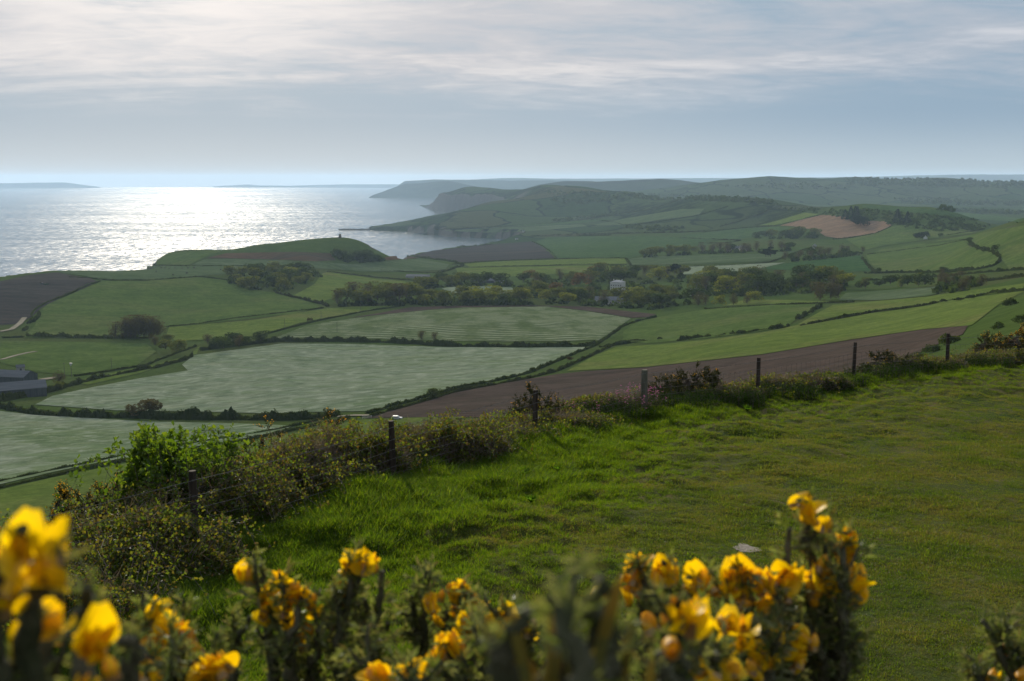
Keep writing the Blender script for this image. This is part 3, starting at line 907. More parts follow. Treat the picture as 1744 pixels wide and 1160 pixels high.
def drape(label, mat, poly):
    dense = path_px(poly + [poly[0]], 7.0)[:-1]
    P = land(dense[:, 0], dense[:, 1])
    for _ in range(60):                                  # edges that the hilltop hides: keep them out on the valley side
        bad = P[:, 1] < 230
        if not bad.any(): break
        dense[bad, 1] -= 3.0
        P[bad] = land(dense[bad, 0], dense[bad, 1])
    u, v = np.arctan2(P[:, 0], P[:, 1]), np.log(np.hypot(P[:, 0], P[:, 1]))
    pts = [Vector((float(a), float(b) * 0.4)) for a, b in zip(u, v)]
    st = 0.0075
    ua, va = np.meshgrid(np.arange(u.min(), u.max(), st), np.arange(v.min(), v.max(), 0.016))
    ua, va = ua.ravel(), va.ravel()
    inside = np.zeros(len(ua), bool)
    n = len(u)
    for k in range(n):
        x0, y0, x1, y1 = u[k], v[k], u[(k + 1) % n], v[(k + 1) % n]
        c = (y0 > va) != (y1 > va)
        inside ^= c & (ua < x0 + (va - y0) * (x1 - x0) / ((y1 - y0) if y1 != y0 else 1e-12))
    pts += [Vector((float(a), float(b) * 0.4)) for a, b in zip(ua[inside], va[inside])]
    vo, eo, fo, *_ = delaunay_2d_cdt(pts, [(k, (k + 1) % n) for k in range(n)], [], 1, 1e-7)
    uu = np.array([p.x for p in vo]); rr_ = np.exp(np.array([p.y for p in vo]) / 0.4)
    x, y = np.sin(uu) * rr_, np.cos(uu) * rr_
    z = ground(x, y) + 0.12 + 0.0004 * rr_
    F = np.array([f for f in fo if len(f) == 3])
    # keep every face looking up
    c = (x[F[:, 1]] - x[F[:, 0]]) * (y[F[:, 2]] - y[F[:, 0]]) - (y[F[:, 1]] - y[F[:, 0]]) * (x[F[:, 2]] - x[F[:, 0]])
    F[c < 0] = F[c < 0][:, ::-1]
    o = obj('field', mesh_np('field', np.stack([x, y, z], -1), F, [mat], None, True))
    tag(o, label, None, None, 'structure')
    return o


for lb, mt, pl in FIELDS:
    drape(lb, mt, pl)

# ------------------------------------------------------------------ hedges of the valley
L_HEDGE = leaf_mat('hedge leaves', [(0.022, 0.036, 0.011), (0.034, 0.050, 0.014), (0.050, 0.066, 0.018), (0.046, 0.044, 0.020)], 0.3, 0.0)
L_HEDGEY = leaf_mat('fresh hedge leaves', [(0.034, 0.050, 0.014), (0.055, 0.075, 0.018), (0.075, 0.090, 0.022)], 0.35, 0.0)
M_TWIG = plain_mat('twig bark', (0.050, 0.040, 0.032), (0.085, 0.070, 0.056), 6, 0.9)


def hedge(label, pts, h=2.2, wd=2.2, rag=0.5, group=None, mat=None, gaps=()):
    dense = path_px(pts, 4.0)
    P = land(dense[:, 0], dense[:, 1])
    seg = np.hypot(np.diff(P[:, 0]), np.diff(P[:, 1]))
    ok = np.concatenate([[True], seg < 400])
    P = P[ok]
    seg = np.hypot(np.diff(P[:, 0]), np.diff(P[:, 1]))
    s = np.concatenate([[0], np.cumsum(seg)])
    D = float(np.median(np.hypot(P[:, 0], P[:, 1])))
    st = max(0.9, D / 900)
    n = max(4, int(s[-1] / st))
    q = np.linspace(0, s[-1], n)
    X, Y = np.interp(q, s, P[:, 0]), np.interp(q, s, P[:, 1])
    k = max(1, int(6 / st))
    if n > 4 * k:                                   # soften the corners of the traced line
        ker = np.ones(2 * k + 1) / (2 * k + 1)
        Xp, Yp = np.pad(X, k, mode='edge'), np.pad(Y, k, mode='edge')
        X, Y = np.convolve(Xp, ker, 'valid'), np.convolve(Yp, ker, 'valid')
    sd = (hash(label) if False else sum(map(ord, label))) % 97
    X = X + fbm(q * 0.06, sd, 1.0, 2) * wd * 0.25
    Y = Y + fbm(q * 0.06, sd, 7.0, 2) * wd * 0.25
    Z = ground(X, Y)
    tx, ty = np.gradient(X), np.gradient(Y)
    tl = np.hypot(tx, ty) + 1e-9
    nx, ny = -ty / tl, tx / tl
    H = h * np.clip(0.75 + rag * (fbm(q * 0.16, sd, 2.0, 3) * 0.8 + 0.25 * vnoise(q * 0.7, sd, 5.0)), 0.28, 2.2)
    Wd = wd * np.clip(0.85 + 0.5 * rag * fbm(q * 0.12, sd, 4.0, 3), 0.4, 2)
    for g0, g1 in gaps:
        H = np.where((q / s[-1] > g0) & (q / s[-1] < g1), 0.12, H)
    a = np.linspace(0, math.pi, 7)
    rgh = 1 + 0.28 * rng.normal(size=(n, 7)) * rag
    cx = np.cos(a)[None] * Wd[:, None] * 0.5 * rgh
    cz = np.sin(a)[None] ** 0.7 * H[:, None] * rgh * 0.92
    V = np.stack([X[:, None] + nx[:, None] * cx, Y[:, None] + ny[:, None] * cx, Z[:, None] + cz - 0.3], -1)
    b = MB()
    idx = np.arange(n * 7).reshape(n, 7)
    F = np.stack([idx[:-1, :-1], idx[1:, :-1], idx[1:, 1:], idx[:-1, 1:]], -1).reshape(-1, 4)
    b.add(V.reshape(-1, 3), F, 0)
    # leaf sprays standing out of it
    size = np.clip(D / 1938 * 2.0, 0.30, 1.6)
    m = int(min(9000, s[-1] * (h + wd * 0.5) * 2.6 / size ** 1.6))
    i = rng.integers(0, n, m)
    al = np.arccos(rng.uniform(-0.98, 0.98, m))
    rr_ = rng.uniform(0.75, 1.12, m)
    ox = np.cos(al) * Wd[i] * 0.5 * rr_
    oz = np.sin(al) ** 0.7 * H[i] * rr_ * 0.95
    along = rng.uniform(-st, st, m)
    Pl = np.stack([X[i] + nx[i] * ox + tx[i] / tl[i] * along, Y[i] + ny[i] * ox + ty[i] / tl[i] * along, Z[i] + oz - 0.2], -1)
    dirs = np.stack([nx[i] * np.cos(al), ny[i] * np.cos(al), np.sin(al) + 0.3], -1) + 0.7 * unit(m)
    dirs /= np.linalg.norm(dirs, axis=1, keepdims=True)
    keep = H[i] > 0.3
    sz = size * rng.uniform(0.5, 1.2, m)
    b.leaves((Pl - dirs * sz[:, None] * 0.4)[keep], dirs[keep], unit(m)[keep], sz[keep], sz[keep] * 0.8, 0)
    o = obj('hedge', b.mesh('hedge', [mat or L_HEDGE]))
    o.data['kind'] = 'stuff'
    return tag(o, label, 'hedge', group)


HEDGES = [
    ('thick bushy hedge between the two silvery barley fields', [(-30, 690), (60, 706), (150, 712), (215, 712), (300, 714), (400, 715), (480, 716), (560, 712), (578, 708)], 4.4, 4.5, 0.55),
    ('low roadside hedge under the near silvery field', [(-30, 838), (60, 818), (150, 800), (250, 778), (400, 753), (480, 738), (540, 724), (600, 712)], 1.7, 2.2, 0.3),
    ('twin lower hedge line along the near lane', [(-30, 828), (60, 808), (150, 790), (250, 768), (400, 744), (470, 733), (520, 721), (556, 713)], 1.4, 1.6, 0.3),
    ('long dark hedge under the striped dome', [(340, 598), (400, 590), (470, 582), (560, 582), (650, 583), (760, 590), (850, 592), (940, 592), (1000, 590), (1014, 588)], 4.6, 4.0, 0.5),
    ('hedge beside the lane climbing right of the barley', [(622, 706), (700, 684), (770, 665), (850, 648), (900, 636), (950, 615), (985, 600), (1012, 590), (1040, 572), (1060, 556), (1090, 546), (1120, 540)], 2.0, 2.4, 0.5),
    ('hedge along the left edge of the broad plough', [(628, 712), (700, 691), (780, 668), (850, 655), (900, 645), (950, 632), (990, 614), (1030, 595), (1062, 582), (1100, 580)], 2.0, 2.2, 0.5),
    ('lane side hedge leading from the barns to the copse', [(0, 685), (70, 672), (110, 660), (170, 645), (240, 632), (300, 618), (330, 608)], 3.4, 3.4, 0.6),
    ('thin upper hedge beside the barns lane', [(124, 642), (180, 634), (250, 622), (290, 606), (335, 590)], 1.8, 1.8, 0.35),
    ('leafy hedge below the wide shaded field', [(42, 574), (90, 575), (150, 576), (200, 577), (262, 576)], 4.2, 4.0, 0.5),
    ('short low hedge end below the dark tilled field', [(5, 576), (30, 575), (46, 574)], 1.6, 2.0, 0.4),
    ('dark hedge up the edge of the tilled field', [(172, 480), (150, 486), (112, 504), (80, 516), (66, 524), (56, 532), (54, 540)], 2.2, 2.2, 0.3),
    ('curved bushes at the foot of the tilled field', [(68, 534), (66, 540), (60, 546), (48, 552)], 3.6, 3.4, 0.5),
    ('small scrubby hedge by the tilled field track', [(46, 558), (44, 562), (38, 564)], 3.0, 3.0, 0.6),
    ('clifftop hedge from the tilled field to the wood', [(118, 473), (150, 474), (200, 479), (250, 479), (300, 475), (345, 472), (390, 478), (420, 488)], 2.2, 2.2, 0.3),
    ('faint clifftop fence hedge behind the cattle', [(244, 453), (285, 454), (340, 454.5), (400, 453.5), (450, 454), (500, 456)], 2.0, 1.8, 0.3),
    ('straight dark hedge under the shaded field', [(282, 558), (340, 552), (400, 543), (470, 535), (520, 529), (552, 525)], 2.0, 2.0, 0.2),
    ('hedge running down from the left wood', [(470, 500), (490, 505), (520, 512), (548, 518), (560, 523)], 3.4, 3.0, 0.6),
    ('hedge curving along the top of the striped dome', [(442, 573), (480, 562), (520, 552), (545, 546), (580, 539), (620, 531), (660, 525), (690, 521)], 1.7, 1.8, 0.3),
    ('hedge from the left wood to the lower farm', [(556, 464), (600, 468), (640, 473), (690, 477), (725, 480)], 2.4, 2.2, 0.3),
    ('thin hedge across the pale field near the farm', [(648, 461), (690, 463), (720, 465), (745, 465)], 1.8, 1.8, 0.3),
    ('thorny hedge from the bay field to the farm', [(745, 466), (770, 459), (790, 453), (775, 447), (755, 444), (720, 440), (690, 437)], 3.4, 3.6, 0.7),
    ('dark hedge under the grey brown bay field', [(770, 451), (820, 446), (880, 443.5), (950, 441.5), (1010, 440.5), (1064, 440)], 2.2, 2.0, 0.25),
    ('hedge between the two strips above the valley wood', [(790, 456.5), (850, 454), (920, 453), (990, 450.5), (1068, 451)], 1.8, 1.8, 0.25),
    ('pale hedge on the right edge of the bay field', [(905, 411), (925, 420), (940, 431), (948, 440)], 2.0, 2.6, 0.5),
    ('bushy hedge end below the domed green field', [(1066, 441), (1070, 446), (1074, 453)], 3.2, 3.0, 0.6),
    ('line of bushes on the near cliff edge of the bay', [(676, 428), (700, 424), (740, 423), (780, 421), (812, 419), (840, 416)], 3.2, 6.0, 0.8),
    ('hedge between the pale and silvery fields right of centre', [(1072, 453), (1130, 456), (1200, 454), (1260, 452), (1312, 447)], 1.8, 1.8, 0.25),
    ('hedge along the lane up to the plantation', [(1312, 447), (1340, 437), (1362, 428), (1385, 421)], 2.2, 2.0, 0.4),
    ('long hedge below the rounded right field', [(1470, 466), (1530, 465), (1600, 464), (1640, 462), (1666, 459), (1690, 454), (1702, 447), (1704, 440)], 3.0, 3.0, 0.6),
    ('dark straight hedge above the rounded right field', [(1478, 434), (1520, 429), (1560, 424), (1600, 419), (1640, 410), (1648, 408)], 2.4, 2.2, 0.25),
    ('bushy hedge down the right flank of the rounded field', [(1648, 408), (1656, 418), (1668, 424), (1690, 430), (1704, 437)], 2.6, 4.5, 0.7),
    ('hedge from the drilled crop corner down to the wood', [(1468, 440), (1476, 450), (1484, 460), (1492, 466)], 3.2, 3.6, 0.7),
    ('second hedge line right of the red brown thicket', [(1468, 478), (1520, 476), (1570, 473), (1620, 470), (1680, 464), (1760, 458)], 2.6, 2.6, 0.5),
    ('hedge climbing right above the sloping green strips', [(1600, 483), (1640, 483), (1690, 478), (1740, 472), (1770, 470)], 2.6, 2.8, 0.6),
    ('dark wind cut hedge across the right hand slope', [(1362, 556), (1400, 549), (1440, 542), (1490, 533), (1540, 527), (1580, 521), (1600, 516)], 2.2, 2.4, 0.5),
    ('upper part of the wind cut slope hedge', [(1618, 514), (1660, 506), (1690, 500), (1730, 496), (1770, 494)], 2.2, 2.4, 0.5),
    ('ragged hedge in two pieces on the middle slope', [(1148, 582), (1180, 578), (1200, 574), (1218, 574), (1235, 570), (1270, 568), (1300, 562), (1330, 560), (1345, 556)], 2.4, 2.6, 0.8, ((0.28, 0.36), (0.44, 0.5))),
    ('short slanting hedge between the two green strips', [(1355, 545), (1372, 537), (1384, 530), (1400, 522)], 2.8, 3.0, 0.6),
    ('thin hedge below the dark valley wood', [(1200, 527), (1260, 524), (1330, 519), (1400, 517), (1455, 515)], 1.7, 1.8, 0.3),
    ('hedge from the dome corner to the isolated thorn', [(1020, 592), (1050, 588), (1090, 582), (1104, 581)], 2.4, 2.6, 0.6),
    ('hedge under the tan bare field', [(1418, 408), (1450, 405), (1485, 399), (1510, 391), (1520, 384)], 2.2, 2.2, 0.3),
    ('hedge above the yellow green strip', [(1286, 384), (1320, 376), (1350, 366), (1368, 361)], 2.6, 2.6, 0.4),
    ('hedge between the yellow green strip and the tan field', [(1200, 395), (1270, 388), (1320, 385), (1350, 378), (1398, 366), (1404, 364)], 2.6, 2.6, 0.3),
    ('far hedge slanting up the ridge flank', [(1226, 386), (1256, 378), (1290, 366), (1310, 358), (1330, 350)], 3.2, 3.2, 0.5),
    ('far hedge under the escarpment on the right', [(1600, 404), (1630, 399), (1660, 393), (1676, 390)], 2.6, 2.6, 0.4),
    ('far hedge from the bay head across the flats', [(940, 401), (1000, 400), (1050, 398), (1110, 397), (1160, 396), (1200, 394)], 4.0, 4.0, 0.6),
    ('long far hedge slanting towards the ridge', [(906, 383), (960, 379), (1010, 372), (1060, 364), (1110, 357), (1160, 340)], 3.4, 3.4, 0.4),
    ('far hedge crossing below the slanting one', [(1006, 374), (1040, 378), (1062, 384), (1100, 381), (1150, 374), (1190, 367), (1240, 352)], 3.4, 3.4, 0.4),
    ('far thin hedge on the bay shore pastures', [(740, 392), (800, 388), (860, 386), (930, 382), (990, 376)], 2.8, 2.8, 0.4),
    ('dark bushy hedge on the far side of the bay head', [(900, 403), (940, 402), (1000, 402), (1040, 401)], 3.6, 4.0, 0.7),
    ('far hedge dividing the pastures beside the long copse', [(1150, 406), (1210, 408), (1262, 410), (1240, 414), (1190, 415)], 3.0, 3.0, 0.5),
]
for hd in HEDGES:
    hedge(hd[0], hd[1], hd[2], hd[3], hd[4], None, L_HEDGEY if 'leafy' in hd[0] or 'ragged' in hd[0] else None, hd[5] if len(hd) > 5 else ())

# ------------------------------------------------------------------ trees
L_DARK = leaf_mat('dark woodland leaves', [(0.024, 0.040, 0.012), (0.040, 0.060, 0.017), (0.056, 0.076, 0.022)], 0.35, 0.0)
L_OLIVE = leaf_mat('olive spring leaves', [(0.055, 0.068, 0.018), (0.085, 0.098, 0.026), (0.118, 0.122, 0.030)], 0.4, 0.0)
L_FRESH = leaf_mat('fresh yellow green leaves', [(0.095, 0.115, 0.022), (0.135, 0.150, 0.030), (0.165, 0.160, 0.034)], 0.45, 0.0)
L_BROWN = leaf_mat('brown budding twigs', [(0.054, 0.046, 0.028), (0.078, 0.066, 0.038), (0.098, 0.084, 0.044)], 0.35, 0.0)
L_RUST = leaf_mat('rusty young leaves', [(0.075, 0.045, 0.024), (0.11, 0.066, 0.032), (0.13, 0.085, 0.04)], 0.4, 0.0)
L_PINE = leaf_mat('dark evergreen needles', [(0.010, 0.018, 0.010), (0.016, 0.026, 0.013), (0.022, 0.034, 0.016)], 0.15, 0.0)


def tree_mesh(kind, seed):
    """unit tree, 1 m high: returns trunk mesh builder and crown mesh builder"""
    g = np.random.default_rng(seed)
    tb, cb, bb = MB(), MB(), MB()
    lean = g.normal(size=2) * 0.03
    if kind == 'thorn': lean = np.array([0.28, 0.02])
    h0 = {'oak': 0.22, 'bare': 0.06, 'pine': 0.5, 'fir': 0.1, 'thorn': 0.3}[kind]
    zt = {'oak': 0.75, 'bare': 0.85, 'pine': 0.86, 'fir': 0.95, 'thorn': 0.6}[kind]
    zz_ = np.linspace(-0.03, zt, 6)
    tb.tube(np.stack([lean[0] * zz_ ** 1.2 * 1.6, lean[1] * zz_, zz_], -1), np.linspace(0.026, 0.008, 6), 6)
    cen = []
    nl = {'oak': 9, 'bare': 13, 'pine': 6, 'fir': 0, 'thorn': 6}[kind]
    for k in range(nl):
        a = 2 * math.pi * (k + g.random() * 0.7) / nl * 1.62
        zb = h0 + (zt - h0) * g.random() * 0.8
        rad = {'oak': 0.30, 'bare': 0.15, 'pine': 0.27, 'thorn': 0.28}[kind] * g.uniform(0.55, 1.1)
        up = {'oak': 0.22, 'bare': 0.30, 'pine': 0.06, 'thorn': 0.12}[kind] * g.uniform(0.5, 1.2)
        bs = np.array([lean[0] * zb * 1.6, lean[1] * zb, zb])
        e = bs + np.array([math.cos(a) * rad + (0.22 if kind == 'thorn' else 0), math.sin(a) * rad, up])
        e[2] = min(e[2], 0.93)
        mid = bs * 0.5 + e * 0.5 + np.array([0, 0, 0.02])
        bb.tube(np.array([bs, mid, e]), [0.010, 0.007, 0.003], 4)
        cen.append(e)
        if kind == 'bare':
            for q in range(4):
                e2 = e + np.array([g.normal() * 0.06, g.normal() * 0.06, g.uniform(0.02, 0.14)])
                bb.tube(np.array([mid, (mid + e2) / 2, e2]), [0.004, 0.003, 0.0015], 3)
    if kind == 'fir':
        n = 420
        z = g.random(n) ** 1.3 * 0.92 + 0.06
        r = (1 - z) * 0.26 * g.uniform(0.5, 1.05, n) + 0.01
        a = g.random(n) * 6.283
        P = np.stack([np.cos(a) * r, np.sin(a) * r, z], -1)
        D = np.stack([np.cos(a), np.sin(a), np.full(n, -0.25)], -1) + g.normal(size=(n, 3)) * 0.3
        sz = 0.075
    else:
        cen.append(np.array([lean[0] * zt * 1.6, lean[1] * zt, min(0.9, zt + 0.05)]))
        cen = np.array(cen)
        lob = {'oak': (0.21, 0.17), 'bare': (0.14, 0.24), 'pine': (0.15, 0.055), 'thorn': (0.15, 0.10)}[kind]
        n = {'oak': 900, 'bare': 760, 'pine': 560, 'thorn': 560}[kind]
        k = g.integers(0, len(cen), n)
        v = g.normal(size=(n, 3)); v /= np.linalg.norm(v, axis=1, keepdims=True)
        rr_ = g.uniform(0.55, 1.0, n)[:, None] ** 0.5
        P = cen[k] + v * rr_ * np.array([lob[0], lob[0], lob[1]])
        P[:, 2] = np.clip(P[:, 2], h0 * 0.35 + 0.1 * g.random(n), 1.0)
        D = v + g.normal(size=(n, 3)) * 0.5
        sz = {'oak': 0.075, 'bare': 0.055, 'pine': 0.07, 'thorn': 0.075}[kind]
    D /= np.linalg.norm(D, axis=1, keepdims=True)
    U = g.normal(size=D.shape)
    s = sz * g.uniform(0.6, 1.3, len(P))
    cb.leaves(P - D * s[:, None] * 0.5, D, U, s, s * (0.5 if kind == 'bare' else 0.85), 0)
    return tb, cb, bb


TREE = {}
for kind, nv in (('oak', 5), ('bare', 3), ('pine', 2), ('fir', 2), ('thorn', 2)):
    for v in range(nv):
        tb, cb, bb = tree_mesh(kind, 100 + v * 7 + len(kind))
        TREE[kind, v] = (tb.mesh('trunk', [M_TWIG]), cb, bb.mesh('branches', [M_TWIG]) if bb.n else None)
_crown = {}


def crown_mesh(kind, v, mat):
    key = (kind, v, mat.name)
    if key not in _crown:
        _crown[key] = TREE[kind, v][1].mesh('crown', [mat])
    return _crown[key]


NV = {'oak': 5, 'bare': 3, 'pine': 2, 'fir': 2, 'thorn': 2}


def tree(kind, mat, P, h, label, group=None, wide=1.0):
    v = int(rng.integers(0, NV[kind]))
    o = bpy.data.objects.new('tree', None)
    o.empty_display_size = 0.1
    COL.objects.link(o)
    o.location = P
    o.rotation_euler = (0, 0, rng.uniform(0, 6.28) if kind != 'thorn' else rng.uniform(-0.3, 0.3))
    o.scale = (h * wide, h * wide, h)
    obj('trunk', TREE[kind, v][0], o)
    if TREE[kind, v][2]:
        obj('branches', TREE[kind, v][2], o)['kind'] = 'stuff'
    c = obj('crown', crown_mesh(kind, v, mat), o)
    c['kind'] = 'stuff'
    return tag(o, label, 'tree', group)


def scatter(poly, n, gap=0.6):
    """n well spread photo positions inside a photo polygon"""
    poly = np.array(poly, float)
    lo, hi = poly.min(0), poly.max(0)
    out = []
    asp = 2.2
    area = 0.5 * abs(np.dot(poly[:, 0], np.roll(poly[:, 1], 1)) - np.dot(poly[:, 1], np.roll(poly[:, 0], 1)))
    dmin = gap * math.sqrt(area * asp / n)
    for _ in range(n * 60):
        if len(out) >= n: break
        p = lo + rng.random(2) * (hi - lo)
        ins = False
        for k in range(len(poly)):
            (x0, y0), (x1, y1) = poly[k], poly[(k + 1) % len(poly)]
            if (y0 > p[1]) != (y1 > p[1]) and p[0] < x0 + (p[1] - y0) * (x1 - x0) / (y1 - y0): ins = not ins
        if ins and all(math.hypot(p[0] - q[0], (p[1] - q[1]) * asp) > dmin for q in out): out.append(p)
    return np.array(out)


ORD = 'first second third fourth fifth sixth seventh eighth ninth tenth eleventh twelfth thirteenth fourteenth fifteenth sixteenth seventeenth eighteenth nineteenth twentieth'.split()
ORD += ['twenty ' + k for k in ORD[:9]] + ['thirtieth'] + ['thirty ' + k for k in ORD[:9]]


def wood(poly, n, mixes, h, group, gap=0.6):
    """mixes: (share, kind, material, label)"""
    pts = scatter(poly, max(3, int(round(n * 0.64))), gap)
    pts = pts[np.argsort(pts[:, 0])]
    P = land(pts[:, 0], pts[:, 1])
    sh = np.cumsum([m[0] for m in mixes]); sh = sh / sh[-1]
    cnt = {}
    for p in P:
        m = mixes[int(np.searchsorted(sh, rng.random()))]
        cnt[m[3]] = cnt.get(m[3], -1) + 1
        tree(m[1], m[2], p, h * rng.uniform(0.85, 1.3) * 1.12, m[3] + ', ' + ORD[cnt[m[3]]] + ' from its left end', group, rng.uniform(1.25, 1.7))


wood([(385, 474), (440, 464), (500, 462), (545, 464), (548, 472), (520, 488), (480, 500), (440, 502), (405, 492)], 38,
     [(5, 'oak', L_DARK, 'dark leafy tree in the left clifftop wood'), (4, 'oak', L_OLIVE, 'olive green tree in the left clifftop wood'), (1, 'oak', L_FRESH, 'yellow green tree in the left clifftop wood')], 13, 'trees of the left clifftop wood')
wood([(198, 574), (278, 574), (276, 580), (198, 580)], 22, [(1, 'bare', L_BROWN, 'bare brown tree in the clump by the left hedge')], 14.5, 'bare trees of the left clump', 0.5)
wood([(262, 590), (285, 584), (310, 596), (300, 612), (275, 610)], 7, [(2, 'bare', L_BROWN, 'brown scrubby tree in the thicket below the bare clump'), (1, 'oak', L_OLIVE, 'olive scrubby tree in the thicket below the bare clump')], 8, 'thicket trees below the bare clump')
wood([(340, 602), (350, 590), (440, 583), (462, 584), (440, 596), (345, 604)], 13, [(2, 'oak', L_DARK, 'dark bushy tree at the left end of the long hedge'), (1, 'bare', L_BROWN, 'brown bushy tree at the left end of the long hedge')], 8, 'bushy trees at the long hedge end')
wood([(572, 440), (600, 437), (650, 440), (654, 446), (620, 449), (575, 447)], 20, [(1, 'oak', L_DARK, 'dark tree in the round wood on the tower hill')], 13, 'trees of the round tower hill wood')
wood([(562, 523), (600, 514), (690, 512), (715, 516), (690, 521), (600, 524)], 22, [(2, 'oak', L_OLIVE, 'olive tree in the wood left of the brown crescent'), (2, 'bare', L_BROWN, 'brown bare tree in the wood left of the brown crescent')], 17, 'trees left of the brown crescent')
wood([(708, 488), (740, 482), (860, 484), (880, 490), (750, 490), (715, 498)], 20, [(2, 'oak', L_DARK, 'dark tree around the lower farm sheds'), (2, 'oak', L_OLIVE, 'olive tree around the lower farm sheds')], 13, 'trees around the farm sheds')
wood([(715, 512), (800, 512), (900, 512), (905, 521), (800, 522), (715, 522)], 27, [(3, 'oak', L_OLIVE, 'olive rounded tree in the row above the brown crescent'), (2, 'oak', L_FRESH, 'yellow green tree in the row above the brown crescent'), (1, 'oak', L_DARK, 'dark tree in the row above the brown crescent')], 13, 'row of trees above the brown crescent')
wood([(880, 500), (890, 478), (960, 472), (1060, 466), (1170, 468), (1170, 480), (1090, 484), (1030, 486), (960, 500), (900, 512)], 44,
     [(4, 'oak', L_DARK, 'dark tree in the big valley wood'), (3, 'bare', L_BROWN, 'brown bare tree in the big valley wood'), (3, 'oak', L_OLIVE, 'olive tree in the big valley wood'), (1, 'oak', L_FRESH, 'yellow green tree in the big valley wood'), (1, 'oak', L_RUST, 'rusty tree in the big valley wood')], 15, 'trees of the big valley wood')
wood([(910, 518), (960, 506), (1030, 512), (1080, 506), (1170, 500), (1190, 516), (1120, 528), (1060, 526), (960, 522)], 34,
     [(3, 'oak', L_OLIVE, 'olive tree below the white house'), (2, 'oak', L_FRESH, 'yellow green tree below the white house'), (2, 'bare', L_BROWN, 'brown bare tree below the white house'), (2, 'oak', L_DARK, 'dark tree below the white house')], 13, 'trees below the white house')
wood([(1175, 480), (1230, 474), (1300, 476), (1440, 482), (1455, 494), (1400, 502), (1300, 506), (1220, 508), (1175, 504)], 46,
     [(4, 'oak', L_DARK, 'dark tree in the right part of the valley wood'), (3, 'bare', L_BROWN, 'brown bare tree in the right part of the valley wood'), (2, 'oak', L_OLIVE, 'olive tree in the right part of the valley wood'), (1, 'oak', L_FRESH, 'yellow green tree in the right part of the valley wood')], 16, 'trees in the right part of the wood')
wood([(1175, 523), (1240, 518), (1290, 516), (1295, 520), (1200, 526)], 9, [(2, 'bare', L_BROWN, 'spindly brown tree in the row under the dark wood'), (1, 'oak', L_FRESH, 'yellow green tree in the row under the dark wood')], 11, 'row under the dark wood')
wood([(1375, 513), (1430, 510), (1438, 514), (1380, 516)], 6, [(1, 'bare', L_BROWN, 'bare spreading tree at the field corner by the wood')], 13, 'bare trees at the field corner')
wood([(1460, 494), (1590, 487), (1594, 491), (1462, 497)], 12, [(2, 'bare', L_OLIVE, 'thin olive tree in the hedge row left of the thicket'), (1, 'oak', L_DARK, 'dark tree in the hedge row left of the thicket')], 10, 'hedge row left of the thicket')
wood([(1590, 500), (1610, 484), (1650, 478), (1678, 484), (1682, 490), (1640, 500)], 17, [(4, 'bare', L_BROWN, 'red brown bare tree in the thicket on the right slope'), (1, 'oak', L_DARK, 'dark bush like tree in the thicket on the right slope')], 8.5, 'red brown thicket trees')
wood([(1080, 441), (1110, 433), (1180, 431), (1185, 434), (1100, 441)], 14, [(1, 'oak', L_OLIVE, 'olive tree in the avenue left of the hamlet')], 15, 'avenue trees left of the hamlet')
wood([(1190, 432), (1300, 428), (1350, 424), (1354, 428), (1260, 433)], 18, [(2, 'bare', L_BROWN, 'brown tree round the small hamlet'), (1, 'oak', L_DARK, 'dark tree round the small hamlet')], 16, 'trees round the hamlet')
wood([(1335, 444), (1400, 434), (1468, 427), (1470, 436), (1400, 442), (1338, 448)], 22, [(2, 'bare', L_BROWN, 'slim brown tree in the plantation above the drilled crop'), (1, 'oak', L_DARK, 'dark tree in the plantation above the drilled crop')], 13, 'plantation trees above the drilled crop')
wood([(1270, 407), (1330, 400), (1395, 399), (1396, 406), (1340, 409)], 20, [(3, 'oak', L_DARK, 'dark tree in the long copse below the tan field'), (1, 'oak', L_OLIVE, 'olive tree in the long copse below the tan field')], 15, 'long copse below the tan field')
wood([(1432, 374), (1465, 373), (1466, 376), (1434, 377)], 7, [(1, 'fir', L_PINE, 'dark fir in the clump on top of the tan field')], 24, 'firs on top of the tan field')
wood([(1454, 386), (1474, 385), (1474, 388), (1456, 389)], 5, [(1, 'oak', L_PINE, 'dark tree in the clump inside the tan field')], 18, 'clump inside the tan field')
wood([(1522, 380), (1546, 379), (1548, 382), (1524, 382)], 5, [(1, 'fir', L_PINE, 'dark fir in the clump right of the tan field')], 22, 'firs right of the tan field')
wood([(1556, 407), (1582, 404), (1584, 407), (1560, 409)], 5, [(1, 'oak', L_PINE, 'dark tree around the lone cottage on the flats')], 12, 'trees around the lone cottage')
wood([(1296, 446), (1312, 443), (1316, 446), (1300, 448)], 5, [(1, 'pine', L_PINE, 'tall dark pine in the clump by the lane')], 17, 'pines by the lane')
